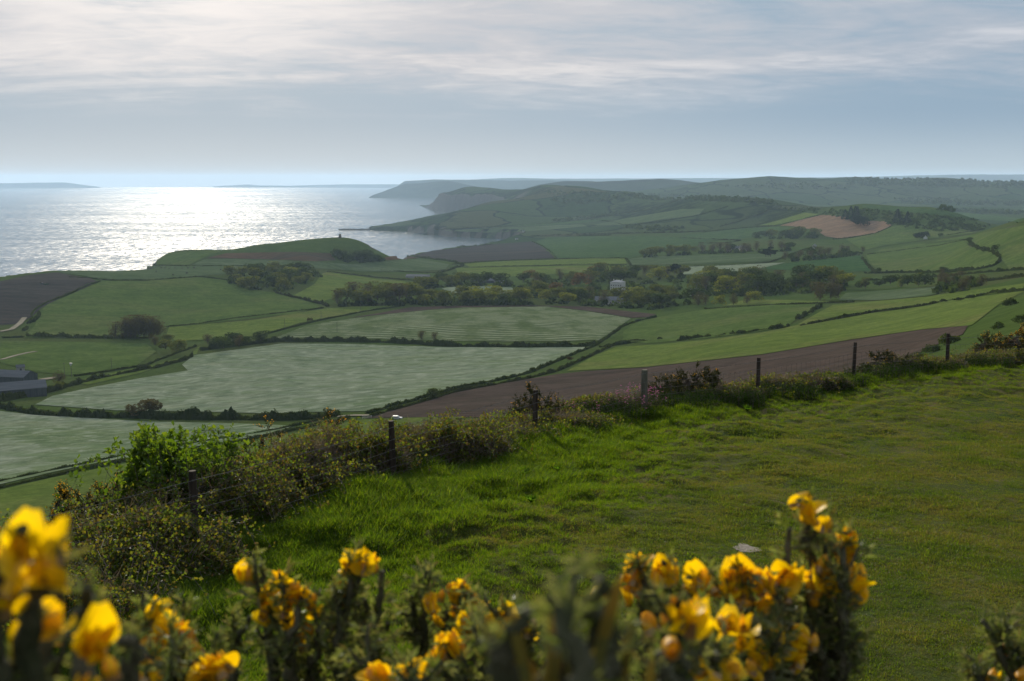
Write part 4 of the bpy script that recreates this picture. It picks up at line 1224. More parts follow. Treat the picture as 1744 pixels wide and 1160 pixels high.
SOLO = [('pine', L_PINE, 1149, 478, 24, 'tall dark cedar rising above the valley wood', 1.1), ('pine', L_PINE, 577, 516, 17, 'dark flat topped pine at the left end of the wood', 1.0),
        ('pine', L_PINE, 735, 500, 15, 'dark spreading evergreen left of the silvery glade', 1.6), ('pine', L_PINE, 795, 516, 17, 'ragged dark pine in front of the silvery glade', 1.0),
        ('pine', L_PINE, 843, 506, 14, 'twin topped dark pine on the silvery glade', 1.1), ('pine', L_PINE, 884, 506, 14, 'dark pine at the right end of the silvery glade', 1.0),
        ('oak', L_PINE, 1232, 496, 15, 'very dark rounded evergreen right of the white house', 1.5),
        ('thorn', L_HEDGE, 1434, 545, 5.5, 'wind bent thorn tree in the middle of the slope hedge', 1.2), ('thorn', L_HEDGE, 1600, 519, 5.0, 'wind bent thorn at the gap in the slope hedge', 1.3),
        ('thorn', L_HEDGE, 1627, 516, 4.6, 'rounded thorn bush right of the slope hedge gap', 1.6), ('thorn', L_HEDGE, 1648, 512, 4.6, 'rounded thorn beside the other gap thorn', 1.5),
        ('thorn', L_DARK, 1119, 582, 4.5, 'lone round thorn tree on the green slope edge', 1.2), ('thorn', L_HEDGE, 1320, 562, 5.0, 'bushy thorn at the end of the ragged hedge', 1.3),
        ('thorn', L_BROWN, 522, 551, 7.5, 'leaning bare thorn beside the striped dome', 1.1), ('oak', L_BROWN, 258, 711, 9.5, 'spreading brown tree standing in the thick barley hedge', 1.5),
        ('oak', L_BROWN, 232, 712, 7.0, 'low brown tree beside the spreading hedge tree', 1.6), ('oak', L_HEDGEY, 741, 679, 5.0, 'round green bush tree at the lane side bend', 1.6),
        ('oak', L_HEDGE, 766, 668, 2.8, 'small round bush right of the lane bend bush', 1.5), ('bare', L_BROWN, 718, 584, 9.0, 'bare twiggy tree in the hedge under the dome', 1.4),
        ('bare', L_BROWN, 740, 584, 8.0, 'second bare twiggy tree under the dome hedge', 1.3), ('bare', L_BROWN, 102, 656, 9.0, 'brown round tree beside the barns', 1.8),
        ('oak', L_OLIVE, 55, 672, 4.5, 'yellow olive bush in front of the barns', 1.6), ('oak', L_OLIVE, 100, 664, 5.0, 'olive bush right of the barns', 1.5),
        ('bare', L_BROWN, 1602, 488, 15, 'tall bare tree above the red brown thicket', 0.9), ('oak', L_HEDGE, 1608, 467, 8, 'dark domed tree in the long right hedge', 1.4),
        ('thorn', L_HEDGE, 1630, 463, 6, 'small dark thorn below the rounded field', 1.2), ('thorn', L_HEDGE, 1645, 462, 6, 'small dark thorn beside the first one', 1.1),
        ('oak', L_DARK, 1496, 466, 8, 'dark bush tree at the drilled crop corner', 1.2), ('oak', L_DARK, 1651, 412, 7, 'dark bush at the top corner of the rounded field', 1.5),
        ('oak', L_DARK, 1694, 428, 7, 'dark bush on the right flank of the rounded field', 1.4), ('oak', L_DARK, 1602, 404, 8, 'dark bush at the far hedge end', 1.4),
        ('thorn', L_BROWN, 965, 618, 5.0, 'twiggy thorn in the climbing lane hedge', 1.2), ('oak', L_HEDGE, 560, 716, 5.0, 'bush tree at the near lane corner', 1.6)]
for k, mt, px, py, h, lb, wd in SOLO:
    tree(k, mt, land([px], [py])[0], h, lb, None, wd)

# scrub woods of the far escarpment and ridges: one mass that nobody could count
def scrub(name, label, bands, dens, hgt, mat):
    b = MB()
    for poly, n in bands:
        pts = scatter(poly, int(n * dens), 0.25)
        P = land(pts[:, 0], pts[:, 1])
        for p in P:
            r = hgt * rng.uniform(0.5, 1.15)
            k = 22
            v = unit(k); v[:, 2] = np.abs(v[:, 2])
            q = p + v * np.array([r * 0.95, r * 0.95, r]) * rng.uniform(0.7, 1.0, (k, 1))
            dd = v + 0.5 * unit(k); dd /= np.linalg.norm(dd, axis=1, keepdims=True)
            s = r * rng.uniform(0.5, 1.0, k)
            b.leaves(q - dd * s[:, None] * 0.5, dd, unit(k), s, s * 0.85)
    o = obj(name, b.mesh(name, [mat]))
    return tag(o, label, 'scrub', None, 'stuff')


scrub('scrub', 'dark scrub and bushes covering the far escarpment face', [([(1320, 352), (1400, 356), (1464, 362), (1540, 368), (1600, 376), (1690, 384), (1660, 392), (1600, 396), (1520, 384), (1440, 372), (1380, 362), (1320, 356)], 260),
       ([(1464, 356), (1560, 365), (1660, 375), (1650, 379), (1560, 371), (1464, 362)], 70)], 1.0, 5.0, L_DARK)
scrub('undergrowth', 'dark woodland along the crest of the far ridge', [([(1060, 329), (1120, 331), (1190, 334), (1260, 337), (1320, 342), (1330, 350), (1260, 345), (1180, 342), (1100, 340), (1060, 338)], 240),
       ([(930, 324), (1010, 328), (1060, 332), (1060, 340), (990, 348), (940, 346)], 110), ([(940, 376), (985, 370), (1050, 362), (1060, 366), (1000, 374), (950, 380)], 60),
       ([(1060, 388), (1110, 386), (1170, 390), (1160, 394), (1100, 394)], 50)], 1.0, 8.0, L_DARK)
scrub('treeline', 'far dark trees along the long northern ridge', [([(1440, 304), (1560, 304), (1744, 309), (1780, 314), (1780, 322), (1600, 318), (1440, 316)], 330), ([(1210, 318), (1320, 312), (1440, 316), (1440, 322), (1300, 322)], 60),
       ([(1520, 338), (1600, 340), (1690, 344), (1744, 342), (1744, 350), (1640, 350), (1540, 346)], 120), ([(1560, 356), (1640, 358), (1744, 362), (1744, 366), (1640, 363)], 60)], 1.0, 13.0, L_DARK)

scrub('undergrowth', 'shadowy understorey filling the valley woods', [([(388, 476), (440, 466), (545, 466), (545, 474), (490, 496), (440, 500), (400, 490)], 60),
       ([(890, 505), (890, 480), (960, 474), (1060, 468), (1170, 470), (1180, 500), (1170, 520), (1110, 527), (1060, 524), (930, 520)], 190),
       ([(1175, 482), (1230, 476), (1300, 478), (1440, 484), (1450, 494), (1400, 501), (1300, 505), (1180, 506)], 120), ([(566, 522), (700, 515), (900, 516), (905, 521), (700, 522)], 80),
       ([(712, 488), (860, 485), (876, 489), (750, 490), (715, 496)], 40), ([(575, 441), (650, 441), (652, 446), (620, 448), (578, 447)], 30), ([(1595, 499), (1612, 486), (1672, 484), (1640, 499)], 26),
       ([(1090, 440), (1185, 432), (1350, 426), (1350, 428), (1185, 434)], 40), ([(1275, 406), (1395, 401), (1394, 405), (1340, 408)], 30), ([(1340, 446), (1466, 432), (1466, 436), (1342, 447)], 30)], 1.0, 6.5, L_DARK)

# ------------------------------------------------------------------ fence
M_POST = plain_mat('weathered post', (0.022, 0.017, 0.013), (0.060, 0.048, 0.038), 9, 0.9, 0.8, 0.1, (1, 1, 0.12))
M_POSTG = plain_mat('grey lichened post', (0.075, 0.075, 0.055), (0.15, 0.145, 0.115), 9, 0.9, 0.8, 0.1, (1, 1, 0.15))
M_WIRE = plain_mat('dull wire', (0.055, 0.050, 0.046), (0.09, 0.082, 0.075), 3, 0.5, 0.1, 0.4)

POSTS = [  # x, y, top height above turf, radius, lean x, lean y
    (-10.6, 8.2, 1.25, 0.05, 0.02, 0), (-7.6, 12.3, 1.2, 0.05, 0.0, 0), (-4.77, 16.6, 1.22, 0.062, -0.02, 0.0), (-2.32, 21.7, 1.20, 0.060, -0.035, 0.0),
    (0.55, 26.8, 1.16, 0.060, 0.015, 0), (3.58, 30.3, 1.18, 0.088, 0.0, 0), (7.4, 33.7, 1.20, 0.060, 0.0, 0), (11.3, 37.1, 1.22, 0.058, 0.01, 0), (15.5, 40.0, 1.24, 0.066, -0.02, 0),
    (20.0, 42.3, 1.2, 0.06, 0, 0), (25.0, 44.2, 1.2, 0.06, 0, 0)]


def gz(x, y):
    return float(near_ground(np.array([x]), np.array([y]))[0][0])


fence = bpy.data.objects.new('wire_fence', None)
fence.empty_display_size = 0.2
COL.objects.link(fence)
tag(fence, 'post and barbed wire fence along the edge of the hilltop turf', 'fence')
tops = []
for k, (x, y, h, r, lx, ly) in enumerate(POSTS):
    b = MB()
    z0 = gz(x, y)
    zz_ = np.array([-0.25, 0.0, 0.3, 0.6, 0.9, h - 0.015, h])
    rad = r * np.array([1.04, 1.03, 1.0, 1.0, 0.97, 0.95, 0.86]) * (1 + 0.03 * rng.normal(size=7))
    b.tube(np.stack([x + lx * zz_ / 1.2, y + ly * zz_, z0 + zz_], -1), rad, 10)
    o = obj('post', b.mesh('post', [M_POSTG if k == 5 else M_POST], False), fence)
    if k == 5: o['label'] = 'thick pale grey post'
    tops.append(np.array([x, y, z0]))
hs = (1.10, 0.86, 0.66, 0.48, 0.32, 0.18)
for w_, hh in enumerate(hs):
    b = MB()
    for k in range(len(tops) - 1):
        a, c = tops[k], tops[k + 1]
        n = 16
        s = np.linspace(0, 1, n)
        P = a + (c - a) * s[:, None] + np.array([0, 0, hh])
        P[:, 2] -= 0.035 * 4 * s * (1 - s) * rng.uniform(0.6, 1.6)
        P[:, :2] += np.array([0.06, -0.05])
        b.tube(P, 0.0042 if w_ == 0 else 0.0035, 3, 0, False)
        if w_ in (0, 1):
            for q in np.arange(0.04, 1, 0.045):       # barbs
                p = a + (c - a) * q + np.array([0.06, -0.05, hh - 0.035 * 4 * q * (1 - q)])
                for d_ in (1, -1):
                    b.tube(np.array([p + [-0.014, 0, 0.016 * d_], p + [0.014, 0.006, -0.016 * d_]]), 0.003, 3, 0, False)
    obj('barbed_wire' if w_ < 2 else 'wire', b.mesh('wire', [M_WIRE]), fence)['kind'] = 'stuff'
b = MB()
for k in range(5, len(tops) - 1):                     # netting uprights on the far stretch
    a, c = tops[k], tops[k + 1]
    for q in np.arange(0.05, 1, 0.05):
        p = a + (c - a) * q + np.array([0.06, -0.05, 0])
        b.tube(np.array([p + [0, 0, 0.15], p + [0, 0, 0.86]]), 0.0025, 3, 0, False)
obj('wire_netting', b.mesh('wire_netting', [M_WIRE]), fence)['kind'] = 'stuff'

# ------------------------------------------------------------------ grass
G_LUSH = leaf_mat('lush grass blades', [(0.036, 0.082, 0.006), (0.062, 0.122, 0.008), (0.095, 0.155, 0.011), (0.12, 0.155, 0.022)], 0.62, 0.006, 0.5, (1.7, 1.6, 0.4))
G_TURF = leaf_mat('short turf blades', [(0.034, 0.070, 0.009), (0.066, 0.102, 0.014), (0.115, 0.122, 0.028), (0.165, 0.138, 0.062)], 0.58, 0.010, 0.4, (1.4, 1.35, 0.45), 0.8)
G_DRY = leaf_mat('dry grass blades', [(0.10, 0.082, 0.042), (0.15, 0.125, 0.07), (0.075, 0.078, 0.028)], 0.45, 0.03, 0.5)
M_DOCK = leaf_mat('dock leaves', [(0.040, 0.090, 0.012), (0.060, 0.115, 0.016)], 0.65, 0.0, 0.35, (1.6, 1.6, 0.4))


def tuft(name, n, spread, h, wd, mats, mixw, bend):
    b = MB()
    a = rng.uniform(0, 6.283, n); r = spread * np.sqrt(rng.random(n))
    base = np.stack([np.cos(a) * r, np.sin(a) * r, np.full(n, -0.01)], -1)
    dirs = np.stack([np.cos(a) * r / spread * 0.5, np.sin(a) * r / spread * 0.5, np.ones(n)], -1) + rng.normal(size=(n, 3)) * [0.25, 0.25, 0.0]
    dirs /= np.linalg.norm(dirs, axis=1, keepdims=True)
    L = h * rng.uniform(0.5, 1.15, n); W = wd * rng.uniform(0.7, 1.3, n)
    ba = rng.uniform(0, 6.283, n)
    side = np.stack([-np.sin(ba), np.cos(ba), np.zeros(n)], -1)
    fall = np.stack([np.cos(ba), np.sin(ba), np.zeros(n)], -1) * (bend * L * rng.uniform(0.2, 1.2, n))[:, None]
    m1 = base + dirs * L[:, None] * 0.55 + fall * 0.25
    tip = base + dirs * L[:, None] * 0.92 + fall
    V = np.stack([base - side * W[:, None] / 2, base + side * W[:, None] / 2, m1 + side * W[:, None] * 0.4, m1 - side * W[:, None] * 0.4, tip], 1).reshape(-1, 3)
    k = np.arange(n)[:, None] * 5
    mi = rng.choice(len(mats), n, p=mixw)
    Q_ = k + [0, 1, 2, 3]; T_2 = k + [3, 2, 4]
    return mesh_np(name, V, [T_2, Q_], mats, np.concatenate([mi, mi]))


tcol = bpy.data.collections.new('grass_tufts')
kinds = [tuft('a_turf', 34, 0.085, 0.045, 0.0050, [G_TURF, G_DRY], [0.86, 0.14], 0.5), tuft('b_turf', 30, 0.085, 0.055, 0.0055, [G_TURF, G_LUSH], [0.7, 0.3], 0.6),
         tuft('c_turf', 30, 0.085, 0.038, 0.0050, [G_TURF, G_DRY], [0.6, 0.4], 0.5),
         tuft('d_lush', 40, 0.11, 0.17, 0.0075, [G_LUSH, G_DRY], [0.95, 0.05], 0.55), tuft('e_lush', 36, 0.10, 0.22, 0.0085, [G_LUSH], [1.0], 0.7), tuft('f_lush', 40, 0.13, 0.13, 0.0075, [G_LUSH, G_TURF], [0.8, 0.2], 0.5)]
for me in kinds:
    o = bpy.data.objects.new(me.name, me)
    tcol.objects.link(o)

# where the tufts stand (none on the bare patch)
_rx, _rz = ray(1272, 934)
_ys = np.linspace(10, 30, 800)
_hit = _ys[np.argmin(np.abs(CAM_Z + _rz * _ys - turf(_rx * _ys, _ys)))]
PATCH = (float(_rx * _hit), float(_hit))
def tuft_points():
    P, S, K = [], [], []
    y = 9.2
    rows = []
    N = 275000
    yy = 9.0 * (48.0 / 9.0) ** rng.random(N)
    xx = (rng.random(N) * 2 - 1) * (yy * 0.55 + 1.5)
    s = fence_dist(xx, yy)
    keep = (s < 1.2) & ((xx - PATCH[0]) ** 2 / 0.17 ** 2 + (yy - PATCH[1]) ** 2 / 0.24 ** 2 > 1)
    xx, yy, s = xx[keep], yy[keep], s[keep]
    # even density per area near, thinner with distance
    dens = np.clip((yy / 14) ** -1.0, 0, 1.1)                  # relative
    pr = np.clip(dens * (yy ** 2) / 300.0, 0, 1)
    keep = rng.random(len(xx)) < np.clip(pr, 0.25, 1)
    xx, yy, s = xx[keep], yy[keep], s[keep]
    lush = sstep(s + 1.5 * fbm(xx * 0.5, yy * 0.5, 2.0, 3), -6.0 + 0.0 * xx, -1.0)
    right = sstep(xx / yy, 0.02, 0.22)
    lush = lush * (1 - 0.55 * right) * (1 - 0.6 * right * sstep(-s, 0.8, 2.5))
    islush = rng.random(len(xx)) < lush
    kk = np.where(islush, rng.integers(3, 6, len(xx)), rng.integers(0, 3, len(xx)))
    tall = np.where(islush, 0.55 + 0.75 * sstep(s, -5, -0.3) * (0.7 + 0.5 * fbm(xx * 0.8, yy * 0.8, 6.0, 2)), (0.82 + 0.34 * fbm(xx * 0.9, yy * 0.9, 3.0, 3)) * np.where(rng.random(len(xx)) < 0.05, 1.45, 1.0))
    tall = np.clip(tall * (1 - 0.4 * right * islush), 0.3, 2.0)
    zz_ = turf(xx, yy)
    return np.stack([xx, yy, zz_], -1), tall * rng.uniform(0.75, 1.25, len(xx)), kk


gp, gs, gk = tuft_points()
gme = bpy.data.meshes.new('grass')
gme.vertices.add(len(gp))
gme.vertices.foreach_set('co', gp.astype(np.float32).ravel())
at = gme.attributes.new('scl', 'FLOAT', 'POINT'); at.data.foreach_set('value', gs.astype(np.float32))
at = gme.attributes.new('kind_id', 'INT', 'POINT'); at.data.foreach_set('value', gk.astype(np.int32))
rot = np.zeros((len(gp), 3), np.float32); rot[:, 2] = rng.uniform(0, 6.283, len(gp)); rot[:, :2] = rng.normal(size=(len(gp), 2)) * 0.12
at = gme.attributes.new('rot', 'FLOAT_VECTOR', 'POINT'); at.data.foreach_set('vector', rot.ravel())
grass = obj('grass', gme)
tag(grass, 'blades of grass growing all over the hilltop turf', 'grass', None, 'stuff')


def instancer(o, coll):
    ng = bpy.data.node_groups.new('grow', 'GeometryNodeTree')
    ng.interface.new_socket('Geometry', in_out='INPUT', socket_type='NodeSocketGeometry')
    ng.interface.new_socket('Geometry', in_out='OUTPUT', socket_type='NodeSocketGeometry')
    N = ng.nodes; Lk = ng.links
    gi, go = N.new('NodeGroupInput'), N.new('NodeGroupOutput')
    ci = N.new('GeometryNodeCollectionInfo')
    ci.inputs['Collection'].default_value = coll
    ci.inputs['Separate Children'].default_value = True
    ci.inputs['Reset Children'].default_value = True
    ip = N.new('GeometryNodeInstanceOnPoints')
    ip.inputs['Pick Instance'].default_value = True

    def attr(nm, ty):
        a_ = N.new('GeometryNodeInputNamedAttribute'); a_.data_type = ty
        a_.inputs[0].default_value = nm
        return a_.outputs[0]
    Lk.new(gi.outputs[0], ip.inputs['Points'])
    Lk.new(ci.outputs[0], ip.inputs['Instance'])
    Lk.new(attr('kind_id', 'INT'), ip.inputs['Instance Index'])
    Lk.new(attr('rot', 'FLOAT_VECTOR'), ip.inputs['Rotation'])
    Lk.new(attr('scl', 'FLOAT'), ip.inputs['Scale'])
    Lk.new(ip.outputs[0], go.inputs[0])
    md = o.modifiers.new('grow', 'NODES')
    md.node_group = ng


instancer(grass, tcol)
print('tufts', len(gp))

# ------------------------------------------------------------------ the tangled growth along the fence
B_BRAMBLE = leaf_mat('bramble leaves', [(0.026, 0.046, 0.009), (0.060, 0.098, 0.013), (0.115, 0.150, 0.019), (0.120, 0.110, 0.024), (0.070, 0.046, 0.026), (0.044, 0.060, 0.012)], 0.55, 0.02, 0.5, (1.5, 1.4, 0.45))
B_ELDER = leaf_mat('fresh elder leaves', [(0.045, 0.085, 0.010), (0.070, 0.120, 0.013), (0.110, 0.150, 0.018)], 0.55, 0.015, 0.5, (1.5, 1.5, 0.45))
B_NETTLE = leaf_mat('nettle leaves', [(0.018, 0.042, 0.008), (0.030, 0.064, 0.010), (0.048, 0.085, 0.013)], 0.5, 0.0, 0.5, (1.4, 1.5, 0.5))
B_GORSE = leaf_mat('gorse spines', [(0.020, 0.026, 0.010), (0.034, 0.038, 0.014), (0.050, 0.044, 0.020)], 0.3, 0.01)
B_BLOOM = leaf_mat('gorse blossom', [(0.42, 0.20, 0.008), (0.55, 0.30, 0.010), (0.60, 0.36, 0.015)], 0.45, 0.02, 0.4, (1.2, 1.1, 0.6))
B_PINK = leaf_mat('campion petals', [(0.40, 0.12, 0.26), (0.50, 0.18, 0.34)], 0.5, 0.02, 0.4, (1, 1, 1))
B_DRY = leaf_mat('dead stalks', [(0.115, 0.080, 0.074), (0.165, 0.128, 0.118), (0.082, 0.055, 0.052)], 0.3, 0.03)
M_CANE = plain_mat('bramble cane', (0.075, 0.050, 0.046), (0.14, 0.108, 0.098), 8, 0.7, 0.2, 0.35)
M_DEADWOOD = plain_mat('dead gorse wood', (0.045, 0.036, 0.030), (0.11, 0.092, 0.075), 8, 0.9, 0.3, 0.1)


def arch(p, q, rise, n=9, jit=0.06):
    s = np.linspace(0, 1, n)[:, None]
    P = p + (q - p) * s + np.array([0, 0, 1.0]) * (4 * s * (1 - s) * rise)
    P[1:-1] += rng.normal(size=(n - 2, 3)) * jit
    return P


def root(name, x, y, label, cat, group=None):
    o = bpy.data.objects.new(name, None)
    o.empty_display_size = 0.2
    COL.objects.link(o)
    o.location = (x, y, gz(x, y))
    return tag(o, label, cat, group)


def put(name, b, mats, parent, stuff=True):
    if not b.n: return None
    o = obj(name, b.mesh(name, mats), parent)
    if stuff: o['kind'] = 'stuff'
    return o


def mound_pts(n, rx, ry, h, hole=0.3):
    """points through the outer shell of a low heap standing on the ground"""
    a = rng.uniform(0, 6.283, n)
    u = rng.random(n) ** 0.5
    x, y = np.cos(a) * u, np.sin(a) * u
    sd = rng.uniform(0, 50)
    top = np.sqrt(np.clip(1 - u ** 2.2, 0, 1)) * np.clip(0.78 + 0.40 * fbm(x * 2.3 + sd, y * 2.3, 1.0, 4), 0.25, 1.5)
    t = 1 - hole - (1 - hole) * 0 + hole * 0
    z = top * np.where(rng.random(n) < 0.62, rng.uniform(0.78, 1.05, n), rng.uniform(0.05, 0.95, n))
    return np.stack([x * rx, y * ry, np.maximum(z * h, 0.02)], -1), np.stack([x, y, 0.6 + 0 * x], -1)


def slope_fix(P, x, y):
    z = near_ground(P[:, 0] + x, P[:, 1] + y)[0] - gz(x, y)
    P[:, 2] += z
    return P


def bramble(x, y, rx, ry, h, label, n=2600, canes=46, leaf=0.055, mat=None, brown=0.0, group='bramble thickets along the fence', name='bramble_bush', cat='bramble'):
    n, canes = int(n * 2.3), int(canes * 1.0)
    h *= 0.52 if y > 26 else 0.82
    o = root(name, x, y, label, cat, group)
    b = MB()
    sprays = []
    for _ in range(canes):
        a = rng.uniform(0, 6.283); u = math.sqrt(rng.random())
        p = np.array([math.cos(a) * rx * u * 0.8, math.sin(a) * ry * u * 0.8, 0])
        a2 = a + rng.normal() * 1.0; l = rng.uniform(0.5, 1.3)
        q = p + np.array([math.cos(a2) * l, math.sin(a2) * l, 0])
        z0 = 0.25 * h * rng.random()
        P = arch(p, q, h * rng.uniform(0.6, 1.12), 9, 0.035)
        P[:, 2] += z0 * np.linspace(0, 1, 9)
        P = slope_fix(P, x, y)
        b.tube(P, np.linspace(0.006, 0.0025, 9), 3, 0, False)
        sprays.append(P[2:])
    put('canes', b, [M_CANE], o)
    b = MB()
    P, D = mound_pts(n, rx, ry, h)
    P = slope_fix(P, x, y)
    D = D + 0.9 * unit(n); D /= np.linalg.norm(D, axis=1, keepdims=True)
    s = leaf * rng.uniform(0.55, 1.35, n)
    s *= 1.35
    b.leaves(P, D, unit(n), s, s * 0.8, 0, 0.15)
    sp = np.concatenate(sprays)                       # leaves strung along the arching canes
    k = max(1, int(n * 0.5 / len(sp)))
    P = np.repeat(sp, k, 0) + rng.normal(size=(len(sp) * k, 3)) * leaf * 0.8
    D = unit(len(P)) + [0, 0, 0.3]; D /= np.linalg.norm(D, axis=1, keepdims=True)
    s = leaf * rng.uniform(0.6, 1.4, len(P))
    b.leaves(P, D, unit(len(P)), s, s * 0.75, 0, 0.15)
    put('leaves', b, [mat or B_BRAMBLE], o)
    m = max(0, int(n * (0.30 + 1.6 * brown)))
    b = MB()
    if not m: return o
    P, D = mound_pts(m, rx * 1.02, ry * 1.02, h * 1.04)
    P = slope_fix(P, x, y)
    D = D * 0.5 + unit(m); D /= np.linalg.norm(D, axis=1, keepdims=True)
    b.leaves(P, D, unit(m), rng.uniform(0.08, 0.30, m), 0.007, 0, 0.1)
    put('dead_stalks', b, [B_DRY], o)
    return o


def leafy(x, y, rx, ry, h, label, n=2400, leaf=0.06, mat=None, name='nettle_patch', cat='nettles', group=None, flowers=0, tall=0.0):
    n = int(n * 1.6)
    h *= 0.55 if y > 26 else 0.75
    o = root(name, x, y, label, cat, group)
    b, c = MB(), MB()
    st = max(12, n // 26)
    a = rng.uniform(0, 6.283, st); u = np.sqrt(rng.random(st))
    bx, by = np.cos(a) * u * rx, np.sin(a) * u * ry
    hh = h * (0.55 + 0.5 * np.sqrt(np.clip(1 - u ** 2.5, 0, 1))) * rng.uniform(0.7, 1.12, st)
    for k in range(st):
        tip = np.array([bx[k] + rng.normal() * 0.08, by[k] + rng.normal() * 0.08, hh[k]])
        P = slope_fix(np.array([[bx[k], by[k], -0.05], [bx[k], by[k], hh[k] * 0.5], tip]), x, y)
        c.tube(P, [0.005, 0.004, 0.002], 3, 0, False)
        m = max(6, n // st)
        t = rng.random(m) ** 0.7
        Q = P[0] + (P[2] - P[0]) * t[:, None] + rng.normal(size=(m, 3)) * leaf * 0.9
        aa = rng.uniform(0, 6.283, m)
        D = np.stack([np.cos(aa), np.sin(aa), rng.uniform(-0.35, 0.5, m)], -1)
        D /= np.linalg.norm(D, axis=1, keepdims=True)
        s = leaf * (1.25 - 0.6 * t) * rng.uniform(0.7, 1.3, m)
        b.leaves(Q, D, np.cross(D, [0, 0, 1.0]) + 0.3 * unit(m), s, s * 0.6, 0, 0.15)
        if flowers and rng.random() < flowers:
            for _ in range(5):
                f = P[2] + rng.normal(size=3) * [0.03, 0.03, 0.05]
                fb.leaves(np.repeat(f[None], 4, 0), np.array([[1, 0, .3], [-1, 0, .3], [0, 1, .3], [0, -1, .3]]) / 1.05, unit(4), 0.018, 0.014, 0) if False else b.leaves(np.repeat(f[None], 4, 0), np.array([[1, 0, .3], [-1, 0, .3], [0, 1, .3], [0, -1, .3]]) / 1.05, unit(4), 0.020, 0.016, 1)
    put('stems', c, [M_CANE], o)
    put('leaves', b, [mat or B_NETTLE, B_PINK], o)
    return o


def gorse(x, y, rx, ry, h, label, shoots=150, bloom=0.35, bare=0.0, group='gorse bushes beyond the fence', lean=(0, 0)):
    """gorse: forked woody stems ending in dense spiny shoots, some in flower"""
    o = root('gorse_bush', x, y, label, 'gorse', group)
    wb, sb, fb = MB(), MB(), MB()
    forks = []
    for k in range(9):
        a = rng.uniform(0, 6.283); u = rng.uniform(0.2, 0.75)
        e = np.array([math.cos(a) * rx * u + lean[0] * 0.5, math.sin(a) * ry * u + lean[1] * 0.5, h * rng.uniform(0.35, 0.62)])
        P = arch(np.array([rng.normal() * 0.08, rng.normal() * 0.08, -0.1]), e, 0.1, 7, 0.03)
        wb.tube(slope_fix(P, x, y), np.linspace(0.028, 0.014, 7), 5)
        forks.append(e)
    forks = np.array(forks)
    P, D = mound_pts(shoots, rx, ry, h)
    P[:, 0] += lean[0] * P[:, 2] / h; P[:, 1] += lean[1] * P[:, 2] / h
    for k in range(shoots):
        e = P[k]
        f = forks[np.argmin(((forks - e) ** 2).sum(1))]
        Q = slope_fix(arch(f, e, 0.05, 5, 0.02), x, y)
        wb.tube(Q, np.linspace(0.010, 0.004, 5), 3, 0, False)
        tipd = Q[-1] - Q[-2] + np.array([0, 0, 0.06]); tipd /= np.linalg.norm(tipd)
        L = rng.uniform(0.14, 0.32)
        if rng.random() < bare: continue
        for _ in range(3):
            td = tipd + 0.5 * rng.normal(size=3); td /= np.linalg.norm(td)
            m = 40
            t = rng.random(m)
            S = Q[-1] + td * (L * t)[:, None]
            dd = unit(m) + td * 0.6; dd /= np.linalg.norm(dd, axis=1, keepdims=True)
            ls = 0.055 * (1.2 - 0.7 * t) * rng.uniform(0.7, 1.2, m)
            sb.leaves(S, dd, unit(m), ls, ls * 0.34, 0, 0.2)
            if rng.random() < bloom * (0.3 + 1.2 * sstep(e[2] / h, 0.4, 0.9)):
                m = 9
                t = rng.uniform(0.3, 1.0, m)
                S = Q[-1] + td * (L * t)[:, None]
                dd = unit(m) + [0, 0, 0.4]; dd /= np.linalg.norm(dd, axis=1, keepdims=True)
                fb.leaves(S + dd * 0.02, dd, unit(m), 0.030, 0.022, 0, 0.3)
    put('stems', wb, [M_DEADWOOD], o)
    put('spines', sb, [B_GORSE], o)
    put('blossom', fb, [B_BLOOM], o)
    return o


def spot(px, py, y):
    """plan position of something seen at photo column px at forward distance y"""
    rx, _ = ray(px, py)
    return float(rx * y), y


def G(px, y):
    return spot(px, 800, y)


# left part, nearest first
x, y = G(170, 15.6); bramble(x, y, 2.0, 1.3, 0.95, 'tangled bramble heap under the lowest wires at the left', 4200, 70, 0.05)
x, y = G(30, 13.4); bramble(x, y, 1.8, 1.2, 0.8, 'dark bramble behind the big out of focus blossoms', 2600, 50, 0.05)
x, y = G(330, 18.2); bramble(x, y, 1.5, 1.0, 1.0, 'shaded bramble right of the nearest post', 2800, 50, 0.05)
x, y = G(285, 18.8); bramble(x, y, 1.0, 0.8, 1.75, 'bright green elder bush behind the nearest post', 2600, 26, 0.085, B_ELDER, -0.27, None, 'elder_bush', 'bush')
x, y = G(175, 19.5); gorse(x, y, 1.35, 1.1, 1.5, 'dark gorse bush with yellow bloom left of the elder', 170, 0.4)
x, y = G(105, 18.6); gorse(x, y, 0.75, 0.8, 1.3, 'small yellow flowered gorse on the far left of the hedgerow', 90, 0.5)
x, y = G(28, 17.5); gorse(x, y, 0.6, 0.6, 0.85, 'thin sprig like gorse at the left picture edge', 34, 0.15)
x, y = G(390, 19.6); gorse(x, y, 0.9, 0.8, 1.45, 'dead twisted gorse poking up behind the elder', 60, 0.05, 0.65)
x, y = G(455, 21.5); bramble(x, y, 1.6, 1.2, 1.15, 'brown bramble heap in the middle of the left hedgerow', 4600, 80, 0.052, None, 0.5)
x, y = G(400, 19.2); bramble(x, y, 1.1, 0.9, 0.95, 'green bramble in front of the brown heap', 2600, 40, 0.052)
x, y = G(575, 22.4); bramble(x, y, 1.5, 1.2, 1.15, 'brownish bramble heap left of the dark second post', 4600, 80, 0.052, None, 0.5)
x, y = G(500, 20.4); bramble(x, y, 1.0, 0.8, 0.7, 'low leafy bramble at the foot of the brown heaps', 1900, 30, 0.055)
x, y = G(470, 22.8); gorse(x, y, 1.1, 0.9, 1.2, 'leggy gorse with forked bare stems over the brambles', 62, 0.35, 0.25)
x, y = G(545, 23.8); gorse(x, y, 0.9, 0.7, 1.2, 'low gorse tips in orange bloom left of the second post', 52, 0.5, 0.1)
